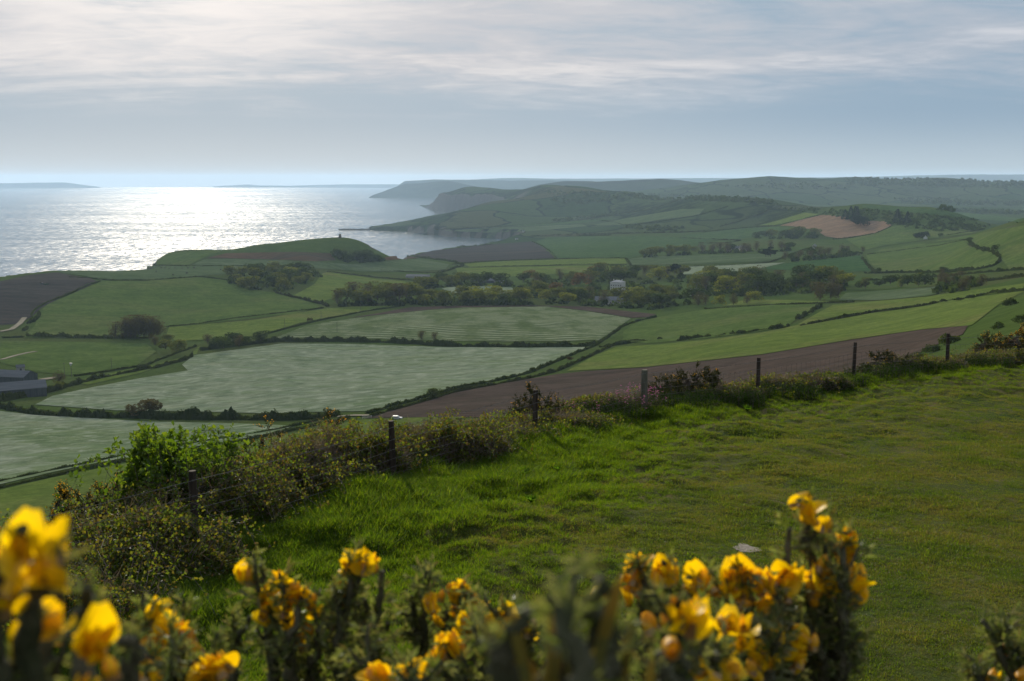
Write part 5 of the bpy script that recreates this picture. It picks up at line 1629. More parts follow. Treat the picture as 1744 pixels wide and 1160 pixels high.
# middle
x, y = G(745, 24.6); bramble(x, y, 1.6, 1.1, 0.95, 'bramble heap right of the second post', 4200, 76, 0.052, None, 0.35)
x, y = G(835, 26.4); bramble(x, y, 1.3, 1.0, 0.8, 'bramble heap left of the third post', 3400, 60, 0.052, None, 0.3)
x, y = G(690, 22.6); leafy(x, y, 0.8, 0.5, 0.6, 'dark nettles at the foot of the second post', 1300, 0.06)
x, y = G(790, 24.4); leafy(x, y, 1.0, 0.5, 0.55, 'green nettles below the middle bramble', 1500, 0.06)
x, y = G(905, 29.0); gorse(x, y, 0.95, 0.8, 0.82, 'dark gorse bush right behind the third post', 130, 0.15)
x, y = G(940, 28.0); bramble(x, y, 1.2, 0.9, 0.7, 'bramble and dead stalks right of the third post', 2600, 50, 0.05, None, 0.4)
x, y = G(960, 27.4); leafy(x, y, 1.1, 0.5, 0.6, 'nettles in the dip right of the third post', 1700, 0.06)
x, y = G(1030, 29.4); leafy(x, y, 1.3, 0.7, 0.95, 'nettles with pink campion left of the grey post', 2600, 0.06, None, 'nettle_patch', 'nettles', None, 0.12)
x, y = G(1085, 30.4); leafy(x, y, 0.8, 0.5, 1.15, 'tall pink flowered weeds against the grey post', 1700, 0.055, B_BRAMBLE, 'weed_clump', 'weeds', None, 0.35)
x, y = G(1010, 31.0); bramble(x, y, 1.4, 0.8, 0.75, 'pale dead stalks and bramble left of the grey post', 2200, 40, 0.05, None, 0.7)
x, y = G(1175, 33.5); gorse(x, y, 1.1, 0.9, 0.98, 'gorse bush standing between the grey post and the thin one', 190, 0.06)
x, y = G(1128, 32.6); gorse(x, y, 0.6, 0.7, 0.8, 'smaller gorse at the left foot of the tall one', 60, 0.06)
x, y = G(1150, 31.0); leafy(x, y, 1.2, 0.7, 0.85, 'leafy nettle bank right of the grey post', 2600, 0.065)
x, y = G(1230, 32.0); leafy(x, y, 1.2, 0.7, 0.85, 'dark nettle bank left of the thin fifth post', 2600, 0.065)
x, y = G(1215, 33.4); bramble(x, y, 1.6, 0.7, 0.72, 'dead stalks and bramble behind the dark nettle bank', 1900, 40, 0.05, None, 0.8)
x, y = G(1320, 33.6); leafy(x, y, 1.4, 0.7, 0.8, 'dark green nettle bank right of the thin fifth post', 2800, 0.065)
x, y = G(1345, 35.4); bramble(x, y, 1.8, 0.7, 0.7, 'pale dry bramble behind the nettle bank in front of the plough', 2200, 46, 0.05, None, 0.8)
x, y = G(1410, 35.4); leafy(x, y, 1.3, 0.7, 0.8, 'nettle bank left of the sixth post', 2600, 0.065)
# right
x, y = G(1490, 37.4); leafy(x, y, 1.3, 0.7, 0.85, 'leafy bank right of the sixth post', 2400, 0.065)
x, y = G(1510, 39.6); gorse(x, y, 1.2, 0.9, 0.8, 'low dark gorse right of the sixth post', 90, 0.06)
x, y = G(1560, 40.4); bramble(x, y, 1.5, 0.8, 0.7, 'dry bramble between the last two posts', 2200, 46, 0.05, None, 0.7)
x, y = G(1570, 39.0); leafy(x, y, 1.4, 0.6, 0.7, 'green weeds between the last two posts', 2200, 0.065)
x, y = G(1655, 41.0); leafy(x, y, 1.4, 0.7, 0.8, 'weedy bank right of the last post', 2400, 0.065)
x, y = G(1680, 43.0); bramble(x, y, 1.7, 0.8, 0.9, 'yellowish bramble below the big flowering gorse', 2600, 46, 0.055, None, 0.4)
x, y = G(1735, 43.0); leafy(x, y, 1.3, 0.7, 0.85, 'dark weedy bank at the right picture edge', 2200, 0.065)
x, y = G(1728, 47.5); gorse(x, y, 2.2, 1.3, 2.0, 'big gorse bush in full yellow flower at the right edge', 520, 0.75)
x, y = G(1675, 46.0); gorse(x, y, 0.6, 0.6, 1.5, 'small rounded gorse left of the big flowering one', 70, 0.1)
for k, (px, py, h, lb) in enumerate([(1618, 585, 4.2, 'dense green bush on the hillside behind the last post'), (1590, 600, 3.0, 'low bush beside the dense hillside bush'), (1560, 612, 2.4, 'small hillside bush at the plough corner'),
                                     (1722, 520, 4.5, 'dark gorse clump high on the right hillside'), (1742, 548, 3.0, 'dark gorse clump above the flowering gorse'), (1700, 560, 2.2, 'small dark bush on the hillside above the plough')]):
    p = land([px], [py])[0]
    o = tag(bpy.data.objects.new('hillside_bush', None), lb, 'bush'); COL.objects.link(o); o.location = p
    b = MB()
    n = 900
    v = unit(n); v[:, 2] = np.abs(v[:, 2])
    P = v * np.array([h * 0.95, h * 0.8, h * 0.8]) * rng.uniform(0.6, 1.0, (n, 1)) * (0.8 + 0.35 * fbm(v[:, 0] * 1.6 + k * 5, v[:, 1] * 1.6, v[:, 2], 2)[:, None])
    D = v + 0.7 * unit(n); D /= np.linalg.norm(D, axis=1, keepdims=True)
    s = h * 0.13 * rng.uniform(0.6, 1.2, n)
    b.leaves(P, D, unit(n), s, s * 0.8)
    put('leaves', b, [L_HEDGEY if k == 0 else L_DARK], o)
    t_ = MB(); t_.tube(np.array([[0, 0, -0.3], [0.05, 0, h * 0.3], [0.1, 0.05, h * 0.6]]), [0.12, 0.09, 0.05], 5)
    put('stem', t_, [M_TWIG], o, False)

# broad leaved docks and weeds dotted in the rough grass
DOCKS = [(735, 22.2), (760, 21.6), (640, 19.6), (905, 19.6), (892, 22.0), (620, 18.4), (690, 20.4), (1000, 24.6), (840, 18.0), (470, 16.8), (1270, 30.6), (950, 22.6)]
dk = MB()
for q in range(14):
    a = q * 2.4; L = 0.14 + 0.08 * ((q * 7) % 5) / 5
    D0 = np.array([math.cos(a) * 0.75, math.sin(a) * 0.75, 0.75]); D0 /= np.linalg.norm(D0)
    dk.leaves(np.array([[0, 0, 0.0]]), D0[None], np.array([[-math.sin(a), math.cos(a), 0.1]]), L, L * 0.36, 0, 0.12)
dock_me = dk.mesh('leaves', [M_DOCK])
DK = ['below the second post', 'just right of the dock below the second post', 'in the shaded grass left of the second post', 'in the middle of the tussocks', 'among the tussocks under the third post', 'in the dark grass by the left brambles',
      'on the shadow edge below the second post', 'below the nettles of the grey post', 'lowest among the bright tussocks', 'in the dark grass near the nearest post', 'at the foot of the nettle bank', 'on a tussock right of the middle']
for (px, yy), wh in zip(DOCKS, DK):
    x, y = G(px, yy)
    o = root('dock_plant', x, y, 'broad leaved dock ' + wh, 'weed', 'docks in the rough grass')
    o.rotation_euler = (0, 0, rng.uniform(0, 6.28)); s = rng.uniform(0.8, 1.3); o.scale = (s, s, s)
    c = obj('leaves', dock_me, o); c['kind'] = 'stuff'

# bare chalky patch in the turf
cxp, cyp = PATCH
n = 40
a = np.linspace(0, 6.283, n, endpoint=False)
rr_ = 1 + 0.28 * fbm(np.cos(a) * 1.3 + 3, np.sin(a) * 1.3, 2.0, 3)
pts = [(cxp, cyp)] + [(cxp + math.cos(t) * 0.19 * r, cyp + math.sin(t) * 0.27 * r) for t, r in zip(a, rr_)]
pts = np.array(pts)
zt = turf(pts[:, 0], pts[:, 1]) + 0.014
zt[1:] -= 0.008
F = np.array([[0, 1 + k, 1 + (k + 1) % n] for k in range(n)])
M_CHALK = plain_mat('bare stony earth', (0.11, 0.095, 0.078), (0.25, 0.225, 0.19), 22, 0.95, 0.8, 0.05, obj_space=False)
o = obj('bare_patch', mesh_np('bare_patch', np.column_stack([pts, zt]), F, [M_CHALK], None, True))
tag(o, 'small pale patch of bare stony earth in the turf', None, None, 'structure')

# ------------------------------------------------------------------ gorse right in front of the camera
M_PETAL = leaf_mat('gorse petal', [(0.84, 0.52, 0.004), (0.88, 0.58, 0.006), (0.80, 0.44, 0.006)], 0.55, 0.02, 0.4, (1.15, 1.15, 0.5))
M_BUD = leaf_mat('gorse bud', [(0.74, 0.38, 0.008), (0.80, 0.44, 0.010), (0.66, 0.30, 0.012)], 0.4, 0.03, 0.45, (1.1, 1.0, 0.6))
M_FADED = leaf_mat('unopened gorse spike', [(0.36, 0.23, 0.03), (0.27, 0.22, 0.045), (0.17, 0.17, 0.05)], 0.5, 0.01, 0.45, (1.2, 1.1, 0.5))
M_CALYX = leaf_mat('hairy calyx', [(0.30, 0.17, 0.05), (0.38, 0.25, 0.10), (0.26, 0.13, 0.045)], 0.3, 0.04)
M_SPINE = leaf_mat('near gorse spines', [(0.085, 0.110, 0.026), (0.140, 0.165, 0.050), (0.215, 0.215, 0.105), (0.130, 0.098, 0.038)], 0.5, 0.02, 0.4)
M_STEM = plain_mat('green gorse stem', (0.040, 0.045, 0.020), (0.085, 0.075, 0.045), 40, 0.85, 0.3, 0.2)


def patch(b, fn, nu, nv, m):
    u, v = np.meshgrid(np.linspace(-1, 1, nu), np.linspace(0, 1, nv))
    V = np.stack(fn(u, v), -1).reshape(-1, 3)
    i = np.arange(nu * nv).reshape(nv, nu)
    b.add(V, np.stack([i[:-1, :-1], i[:-1, 1:], i[1:, 1:], i[1:, :-1]], -1).reshape(-1, 4), m)


def flower_mesh(opening, seed):
    """pea flower 18 mm long, base at the origin, growing along +z; the banner is towards +y"""
    g = np.random.default_rng(seed)
    b = MB()
    L = 0.0185 * g.uniform(0.92, 1.08)
    wprof = lambda v, w, k: w * np.sin(math.pi * np.clip(v, 0, 1) ** k) ** 0.75
    ob = opening
    patch(b, lambda u, v: (u * (0.0018 + wprof(v * 0.93 + 0.03, 0.0082, 0.75)) * (1 - 0.10 * (np.abs(u) < 0.2) * (v > 0.9)), 0.0012 + ob * 0.010 * v ** 1.6 - 0.0035 * u * u * np.sin(math.pi * v), v * L * (1.02 - 0.06 * (1 - np.abs(u)) * (v > 0.95))), 7, 8, 0)
    for s in (-1, 1):
        patch(b, lambda u, v: (s * (0.0016 + 0.0035 * ob * v + 0.0012 * (1 - u * u)), -0.0012 + u * wprof(v * 0.95 + 0.03, 0.0036, 0.8) - 0.001 * v * ob * 3, v * L * 0.92), 4, 6, 0)
    patch(b, lambda u, v: (u * wprof(v * 0.95 + 0.03, 0.0023, 0.8), -0.0034 + 0.0026 * u * u - 0.002 * v * ob * 2, v * L * 0.84), 5, 6, 1)
    for s in (-1, 1):
        patch(b, lambda u, v: (0.0032 * np.sin(u * 1.45) * (1 - 0.35 * v), s * 0.0034 * np.cos(u * 1.45) * (1 - 0.25 * v), v * L * 0.50), 5, 4, 2)
    return b.mesh('flower', [M_PETAL, M_BUD, M_CALYX], True)


def bud_mesh(seed):
    g = np.random.default_rng(seed)
    b = MB()
    L = 0.0150 * g.uniform(0.85, 1.1)
    patch(b, lambda u, v: (0.0036 * np.sin(u * math.pi) * np.sin(math.pi * (0.12 + 0.86 * v)) ** 0.7, 0.0045 * np.cos(u * math.pi) * np.sin(math.pi * (0.12 + 0.86 * v)) ** 0.7, v * L), 9, 7, 0)
    for s in (-1, 1):
        patch(b, lambda u, v: (0.0040 * np.sin(u * 1.45) * (1 - 0.35 * v), s * 0.0046 * np.cos(u * 1.45) * (1 - 0.15 * v), v * L * 0.55), 5, 4, 1)
    return b.mesh('flower_bud', [M_BUD, M_CALYX], True)


FLOW = [flower_mesh(o_, 10 + k) for k, o_ in enumerate((0.75, 0.55, 0.9, 0.35, 0.6))]
BUDS = [bud_mesh(k) for k in range(3)]
SPIKE = BUDS[0].copy(); SPIKE.name = 'spike'; SPIKE.materials.clear(); SPIKE.materials.append(M_FADED); SPIKE.materials.append(M_FADED)


def at_px(px, py, dist):
    rx, rz = ray(px, py)
    return np.array([float(rx) * dist, dist, CAM_Z + float(rz) * dist])


def aim(o, dirv, roll):
    q = Vector(dirv).to_track_quat('Z', 'Y')
    from mathutils import Quaternion
    o.rotation_mode = 'QUATERNION'
    o.rotation_quaternion = q @ Quaternion((0, 0, 1), roll)


def spiny(sb, P, length, dens, fat=1.0):
    """clothe a stem polyline in short side shoots of spines"""
    seg = np.linalg.norm(np.diff(P, axis=0), axis=1)
    s = np.concatenate([[0], np.cumsum(seg)])
    n = int(s[-1] * dens)
    for k in range(n):
        q = s[-1] * (k + rng.random()) / n
        i = min(np.searchsorted(s, q, side='right') - 1, len(P) - 2)
        f = (q - s[i]) / seg[i]
        c = P[i] + (P[i + 1] - P[i]) * f
        ax = (P[i + 1] - P[i]) / seg[i]
        r = unit(1)[0]; r = r - ax * (r @ ax); r /= np.linalg.norm(r)
        d0 = r + ax * rng.uniform(0.3, 1.2); d0 /= np.linalg.norm(d0)
        L = length * rng.uniform(0.5, 1.1)
        m = 9
        t = rng.random(m)
        B = c + d0 * (L * t)[:, None]
        dd = unit(m) * 0.8 + d0; dd /= np.linalg.norm(dd, axis=1, keepdims=True)
        ls = 0.014 * rng.uniform(0.55, 1.25, m) * fat
        sb.leaves(B, dd, unit(m), ls, ls * 0.22, 0, 0.3)
        sb.leaves(c[None], d0[None], unit(1), L * 1.15, 0.0028, 0, 0.3)


# every bush: label, sprigs [(tip px, tip py, distance, base px)], flowers [(px, py, distance, kind, scale)]
O, N_ = 'f', 'b'
NEAR = [
    ('heavily blurred gorse blossom filling the bottom left corner',
     [(40, 900, 0.36, 30), (88, 908, 0.37, 70), (10, 960, 0.38, -20), (150, 1000, 0.42, 150), (90, 1080, 0.45, 80), (200, 1090, 0.5, 190)],
     [(42, 922, .36, O, 0.78), (92, 927, .37, O, 0.78), (78, 982, .36, O, 0.90), (35, 987, .36, O, 0.86), (8, 1022, .36, O, 0.78), (70, 1052, .38, O, 0.78), (96, 1062, .38, O, 0.70), (35, 1097, .38, O, 0.70), (160, 1107, .40, O, 0.98), (165, 1082, .40, O, 0.94),
      (186, 1132, .42, N_, 0.78), (102, 1076, .6, N_, 0.78), (20, 952, .36, O, 0.78), (140, 1172, .42, O, 0.78), (60, 1162, .42, N_, 0.78)]),
    ('yellow gorse sprig right of the blurred corner blossom',
     [(268, 1022, 0.76, 262), (330, 1075, 0.78, 300), (235, 1085, 0.76, 235), (375, 1115, 0.72, 350), (300, 1110, 0.7, 290)],
     [(264, 1040, .76, O, 1.0), (285, 1063, .76, O, .95), (308, 1072, .76, O, .9), (322, 1078, .76, N_, 1), (252, 1104, .75, O, 1.0), (278, 1082, .75, O, 1), (246, 1096, .75, N_, 1), (330, 1100, .76, N_, 1), (336, 1150, .7, O, 1.0), (358, 1142, .7, O, 1.0), (382, 1128, .7, O, 1.0), (372, 1136, .7, N_, 1), (310, 1070, .77, N_, 1), (262, 1130, .74, N_, 1), (285, 1150, .72, O, .9), (230, 1158, .7, N_, 1)]),
    ('spiky half bare gorse sprigs left of the middle',
     [(442, 962, 0.86, 480), (478, 975, 0.86, 490), (520, 1005, 0.86, 500), (425, 1050, 0.9, 408), (612, 940, 0.86, 598), (580, 995, 0.87, 590), (652, 972, 0.88, 612), (728, 958, 0.92, 716), (700, 1015, 0.92, 705), (788, 1000, 0.9, 745), (545, 1065, 0.85, 520), (660, 1060, .9, 655), (760, 1040, .9, 740), (620, 1020, .88, 605)],
     [(424, 977, .86, N_, 1.1), (479, 988, .86, O, 1.0), (500, 998, .86, N_, 1.0), (504, 1008, .86, O, 1.0), (522, 1018, .86, O, 1.0), (533, 1022, .86, N_, 1.0), (462, 1030, .86, O, 1.0), (452, 1040, .86, N_, 1.0), (495, 1066, .86, O, 1.0), (512, 1072, .86, O, .9), (525, 1070, .86, N_, 1), (598, 962, .86, O, 1.0), (612, 957, .86, O, 1.05), (628, 960, .86, O, 1.0), (580, 1000, .87, N_, 1.1), (788, 1002, .9, O, .95), (776, 1012, .9, O, .95), (806, 1016, .9, N_, 1.1), (766, 1000, .9, N_, .8), (734, 1030, .9, O, .9), (728, 1024, .9, N_, .8), (784, 1036, .9, O, .9), (752, 1012, .9, N_, .7)]),
    ('blurred gorse shoots at the bottom middle',
     [(900, 1040, 0.33, 905), (936, 1020, 0.33, 950), (1018, 985, 0.34, 1010), (965, 1085, 0.34, 960), (1060, 1065, 0.38, 1050), (1000, 1120, .36, 1000), (870, 1110, .42, 880), (1120, 1110, .45, 1120)],
     [(902, 1040, .33, 'l', 1.0), (938, 1020, .33, 'l', 1.1), (1017, 985, .34, 'l', 1.15), (1018, 1010, .8, O, .8), (1062, 1062, .38, 'l', 1.0), (1010, 1100, .36, 'l', 1.0), (915, 1100, .36, 'l', 1.2), (880, 1080, .40, 'l', 1.0), (985, 1135, .36, 'l', 1.2), (1055, 1125, .38, 'l', 1.0), (1140, 1098, .5, N_, 1.1), (950, 1110, .36, 'l', 1.0), (1100, 1130, .42, 'l', 1.0)]),
    ('gorse sprig in flower just left of the blurred shoots',
     [(868, 1032, 0.8, 850), (845, 1040, 0.8, 840), (890, 1050, 0.8, 875), (800, 1050, 0.84, 790), (765, 1088, 0.8, 760), (830, 1100, .75, 830), (700, 1130, .7, 700), (640, 1130, .75, 640)],
     [(842, 1056, .8, O, .9), (868, 1048, .8, O, 1.0), (880, 1056, .8, N_, 1), (892, 1066, .8, N_, 1), (852, 1068, .8, O, 1.0), (860, 1092, .8, O, 1.0), (876, 1082, .8, O, 1.1), (868, 1110, .78, O, 1.0), (800, 1062, .84, O, 1.1), (756, 1102, .8, O, 1.1), (772, 1096, .8, O, 1.1), (835, 1052, .8, N_, .9), (645, 1152, .7, O, .95), (655, 1154, .7, O, .9), (705, 1150, .7, O, 1.1), (634, 1150, .7, N_, 1), (690, 1160, .7, N_, 1), (745, 1110, .8, N_, 1)]),
    ('rich yellow gorse clusters right of the middle',
     [(1084, 952, 0.82, 1100), (1130, 955, 0.8, 1140), (1188, 972, 0.8, 1180), (1165, 1010, 0.52, 1160), (1205, 1060, .6, 1200), (1262, 962, 0.8, 1262), (1238, 985, .8, 1235), (1330, 980, 0.8, 1300), (1310, 1075, 0.75, 1300), (1290, 1110, .75, 1290), (1110, 1010, .8, 1115), (1150, 1090, .55, 1150), (1240, 1060, .7, 1240), (1345, 1060, .78, 1345), (1220, 1120, .6, 1220)],
     [(1078, 962, .82, O, .8), (1094, 960, .82, O, .8), (1084, 978, .82, N_, 1.0), (1072, 990, .82, N_, .9), (1088, 1002, .82, N_, .8), (1130, 966, .8, O, 1.0), (1142, 976, .8, O, 1.0), (1124, 980, .8, N_, 1), (1184, 980, .8, O, 1), (1196, 992, .8, O, .9), (1178, 996, .8, N_, 1), (1210, 1000, .8, N_, .9),
      (1162, 1042, .52, O, 1.05), (1182, 1058, .52, O, 1.0), (1105, 1056, .7, N_, 1.2), (1138, 1052, .54, N_, 1.0), (1190, 1040, .54, O, .9), (1262, 970, .8, O, 1.05), (1248, 978, .8, O, 1.0), (1238, 994, .8, O, 1.1), (1252, 1008, .8, O, 1), (1278, 984, .8, N_, 1.1), (1292, 990, .8, O, .9), (1302, 985, .8, N_, 1.1), (1268, 1000, .8, N_, .9),
      (1318, 990, .8, O, 1), (1338, 980, .8, O, 1.2), (1352, 985, .8, O, 1.2), (1328, 1000, .8, O, 1), (1345, 996, .8, O, 1), (1310, 1025, .8, O, .9), (1298, 1030, .8, N_, 1), (1308, 1084, .76, N_, 1), (1320, 1084, .76, O, 1), (1286, 1112, .75, O, .9), (1292, 1122, .75, O, .9), (1280, 1128, .75, N_, 1), (1360, 1082, .78, O, 1), (1352, 1110, .78, O, 1), (1362, 1120, .78, N_, 1), (1240, 1062, .68, O, .9), (1268, 1068, .66, O, 1), (1230, 1058, .68, N_, 1), (1205, 1150, .6, O, .9), (1250, 1140, .62, N_, 1)]),
    ('tall gorse spike topped with two yellow flowers',
     [(1368, 842, 0.82, 1405), (1345, 900, 0.82, 1390), (1440, 905, .83, 1410), (1405, 930, .82, 1405), (1440, 1000, .82, 1412), (1385, 1000, .82, 1398), (1440, 1070, .82, 1415), (1375, 1060, .82, 1395)],
     [(1364, 854, .82, O, 1.0), (1378, 872, .82, O, 1.05), (1412, 890, .82, N_, .8), (1446, 915, .83, O, 1.0), (1432, 930, .83, N_, 1.1), (1442, 942, .83, O, .8), (1402, 955, .82, N_, 1), (1412, 968, .82, N_, .9), (1390, 985, .82, O, 1.1), (1410, 990, .82, O, 1.1), (1424, 1000, .82, O, 1), (1450, 985, .82, O, 1.2), (1462, 995, .82, O, 1.1), (1394, 1004, .82, N_, 1.1), (1440, 966, .83, O, .9), (1454, 1008, .82, O, 1.1), (1426, 985, .82, N_, 1), (1380, 990, .82, N_, 1)]),
    ('dark gorse shoot in the bottom right corner',
     [(1672, 1056, 0.88, 1740), (1705, 1085, .88, 1745), (1650, 1120, .86, 1660), (1735, 1120, .86, 1750)],
     [(1718, 1098, .88, N_, .9), (1690, 1152, .86, N_, 1.1), (1738, 1150, .84, N_, 1.2)]),
]
for lb, sprigs, flowers in NEAR:
    o = bpy.data.objects.new('gorse_bush', None)
    o.empty_display_size = 0.1
    COL.objects.link(o)
    tips = [at_px(a, b_, dd) for a, b_, dd, _ in sprigs]
    cx = float(np.mean([t[0] for t in tips])) * 1.05; cy = float(np.mean([t[1] for t in tips])) + 0.12
    rt = np.array([cx, cy, gz(cx, cy)])
    o.location = rt
    tag(o, lb, 'gorse', 'gorse sprigs close in front')
    wb, sb = MB(), MB()
    for (tx_, ty_, dd, bx), T in zip(sprigs, tips):
        base = at_px(bx, 1190, dd + 0.02)
        mid = base * 0.5 + rt * 0.5 + np.array([0, 0.05, 0.1])
        low = np.array([mid, base])
        n = 14
        s = np.linspace(0, 1, n)[:, None]
        S = base + (T - base) * s + np.array([rng.normal() * 0.006, rng.normal() * 0.012, 0]) * np.sin(s * math.pi)
        S[1:-1] += rng.normal(size=(n - 2, 3)) * 0.0018
        full = np.vstack([rt + [0, 0, -0.05], (rt * 0.75 + mid * 0.25) + rng.normal(size=3) * 0.03, mid + rng.normal(size=3) * 0.02, S])
        wb.tube(full - rt, np.concatenate([[0.014, 0.012, 0.010], np.linspace(0.0062, 0.002, n)]), 6)
        spiny(sb, S - rt, 0.013 if dd > 0.6 else 0.008, 190 if dd > 0.6 else 110, 0.75 if dd > 0.6 else 0.5)
        spiny(sb, np.array([mid, (mid + base) / 2, base]) - rt, 0.018, 120, 0.9)
        # a few forked side twigs
        for _ in range(5 if dd > 0.5 else 1):
            k = rng.integers(2, n - 2)
            d0 = unit(1)[0] * 0.8 + [0, 0, 0.7]; d0 /= np.linalg.norm(d0)
            L = rng.uniform(0.012, 0.028) * (1 if dd > 0.6 else 0.55)
            tw = np.array([S[k], S[k] + d0 * L * 0.5, S[k] + d0 * L + [0, 0, 0.006]]) - rt
            wb.tube(tw, [0.002, 0.0016, 0.001], 4)
            spiny(sb, tw, 0.009, 280, 0.7 if dd > 0.6 else 0.5)
    put('stems', wb, [M_STEM], o)
    put('spines', sb, [M_SPINE], o)
    extra = [(a + rng.normal() * 11, b_ + abs(rng.normal()) * 14, dd, N_ if rng.random() < 0.45 else O, s_ * 0.85) for a, b_, dd, k_, s_ in flowers if k_ != 'l' and dd > 0.6 and rng.random() < 0.95]
    for px, py, dd, kind, sc_ in flowers + extra:
        p = at_px(px, py, dd)
        # grow from the nearest stem tip outwards
        lng = kind == 'l'
        f = bpy.data.objects.new('spike', SPIKE) if lng else bpy.data.objects.new('flower' if kind == O else 'flower_bud', FLOW[rng.integers(0, 5)] if kind == O else BUDS[rng.integers(0, 3)])
        COL.objects.link(f); f.parent = o
        nt = min(tips, key=lambda q: np.linalg.norm(q - p))
        out = (p - nt) * 10 + np.array([0, -0.12, 0.75]) + rng.normal(size=3) * 0.35
        out = out / np.linalg.norm(out)
        f.location = p - rt - (np.array([0, 0, 0.024 * sc_]) if lng else out * 0.009 * sc_)
        aim(f, out, rng.uniform(-0.9, 0.9) + (0 if rng.random() < 0.6 else math.pi))
        if lng: aim(f, np.array([rng.normal() * 0.2, 0, 1.0]), rng.uniform(0, 6))
        f.scale = (sc_ * 0.5, sc_ * 0.5, sc_ * 1.75) if lng else (sc_,) * 3

# ------------------------------------------------------------------ buildings, poles, vehicles, cattle
M_ROOFGREY = plain_mat('grey sheet roof', (0.10, 0.105, 0.115), (0.14, 0.145, 0.155), 0.3, 0.85, 0.2, 0.05, (0.2, 3, 1))
M_SHED = plain_mat('dark shed cladding', (0.045, 0.055, 0.065), (0.07, 0.08, 0.09), 0.5, 0.8, 0.2, 0.2, (3, 3, 0.2))
M_SHEDL = plain_mat('pale shed block wall', (0.20, 0.20, 0.20), (0.27, 0.265, 0.255), 0.6, 0.85)
M_STONE = plain_mat('pale stone wall', (0.26, 0.25, 0.23), (0.34, 0.325, 0.295), 0.6, 0.85)
M_WHITE = plain_mat('whitewashed wall', (0.42, 0.42, 0.41), (0.50, 0.49, 0.47), 0.4, 0.8)
M_SLATE = plain_mat('slate roof', (0.12, 0.125, 0.14), (0.17, 0.175, 0.19), 0.8, 0.85, 0.2, 0.05)
M_GLASS = plain_mat('dark window', (0.03, 0.035, 0.04), (0.04, 0.045, 0.05), 1, 0.7, 0, 0.1)
M_TOWER = plain_mat('tower stone', (0.11, 0.105, 0.095), (0.16, 0.15, 0.135), 0.8, 0.9)
M_POLE = plain_mat('pole timber', (0.07, 0.06, 0.05), (0.10, 0.09, 0.075), 3, 0.9)
M_METAL = plain_mat('grey metal', (0.24, 0.25, 0.265), (0.32, 0.33, 0.345), 2, 0.6, 0.05, 0.2)
M_TYRE = plain_mat('tyre rubber', (0.02, 0.02, 0.02), (0.03, 0.03, 0.03), 3, 0.9)
M_CARW = plain_mat('silver car paint', (0.30, 0.32, 0.34), (0.34, 0.36, 0.38), 1, 0.5, 0.0, 0.5)
M_TRAC = plain_mat('dark tractor paint', (0.02, 0.05, 0.03), (0.03, 0.06, 0.035), 1, 0.95, 0, 0.0)
M_COW = plain_mat('dark cattle hide', (0.022, 0.018, 0.015), (0.05, 0.04, 0.032), 1, 0.9)
M_TRACK = plain_mat('pale farm track', (0.105, 0.098, 0.066), (0.16, 0.145, 0.105), 0.15, 0.95, 0.4, 0.02, obj_space=False)


def house(name, label, cat, P, L, W, H, roof, rz, wall, roofm, windows=0, rows=1, chim=0, hip=False, door=True, over=0.35, group=None):
    """gabled (or hipped) building: long axis along local x"""
    o = bpy.data.objects.new(name, None); COL.objects.link(o)
    o.location = P; o.rotation_euler = (0, 0, rz)
    tag(o, label, cat, group)
    b = MB()
    x, y = L / 2, W / 2
    hx = x - W * 0.45 if hip else x
    top = H if hip else H + roof
    V = [[-x, -y, -1.5], [x, -y, -1.5], [x, y, -1.5], [-x, y, -1.5], [-x, -y, H], [x, -y, H], [x, y, H], [-x, y, H]]
    b.add(V, [[0, 1, 5, 4], [1, 2, 6, 5], [2, 3, 7, 6], [3, 0, 4, 7]], 0)
    if not hip:
        b.add([[-x, -y, H], [-x, y, H], [-x, 0, H + roof], [x, -y, H], [x, y, H], [x, 0, H + roof]], [[0, 2, 1], [3, 4, 5]], 0)
    obj('wall', b.mesh('wall', [wall]), o)
    b = MB()
    e = over; dz = roof / y * e; t = 0.18
    rx = hx if hip else x + e
    V = [[-x - e, -y - e, H - dz], [x + e, -y - e, H - dz], [rx, 0, H + roof], [-rx, 0, H + roof], [x + e, y + e, H - dz], [-x - e, y + e, H - dz]]
    V = np.array(V); V2 = V + [0, 0, t]
    A = np.vstack([V, V2])
    b.add(A, [[6, 7, 8, 9], [10, 11, 9, 8], [0, 3, 2, 1], [4, 2, 3, 5], [0, 1, 7, 6], [4, 5, 11, 10], [1, 2, 8, 7], [2, 4, 10, 8], [3, 0, 6, 9], [5, 3, 9, 11]], 0)
    if hip: b.add(A[6:], [[1, 4, 2], [5, 0, 3]], 0)
    r = obj('roof', b.mesh('roof', [roofm]), o)
    for k in range(chim):
        c = MB(); cx = (-0.35 + 0.7 * k / max(1, chim - 1)) * L if chim > 1 else 0.25 * L
        c.box((cx, 0, H + roof + 0.3), (0.9, 0.7, 1.8)); obj('chimney', c.mesh('chimney', [wall]), r)
    for side in (-1, 1):
        for rw in range(rows):
            for k in range(windows):
                wx = -x + L * (k + 0.5) / windows
                if door and side == -1 and rw == 0 and k == windows // 2: continue
                c = MB(); wh = 1.5
                c.box((wx, side * (y + 0.02), 1.6 + rw * 3.0), (1.1, 0.10, wh))
                fr = obj('window', c.mesh('window', [M_GLASS]), o)
                c = MB(); c.box((wx, side * (y + 0.08), 0.8 + rw * 3.0), (1.4, 0.2, 0.12)); obj('sill', c.mesh('sill', [wall]), fr)
    if door:
        c = MB(); c.box((0, -y - 0.03, 1.05), (1.1, 0.1, 2.1)); obj('door', c.mesh('door', [M_SHED]), o)
    return o


def lp(px, py): return land([px], [py])[0]


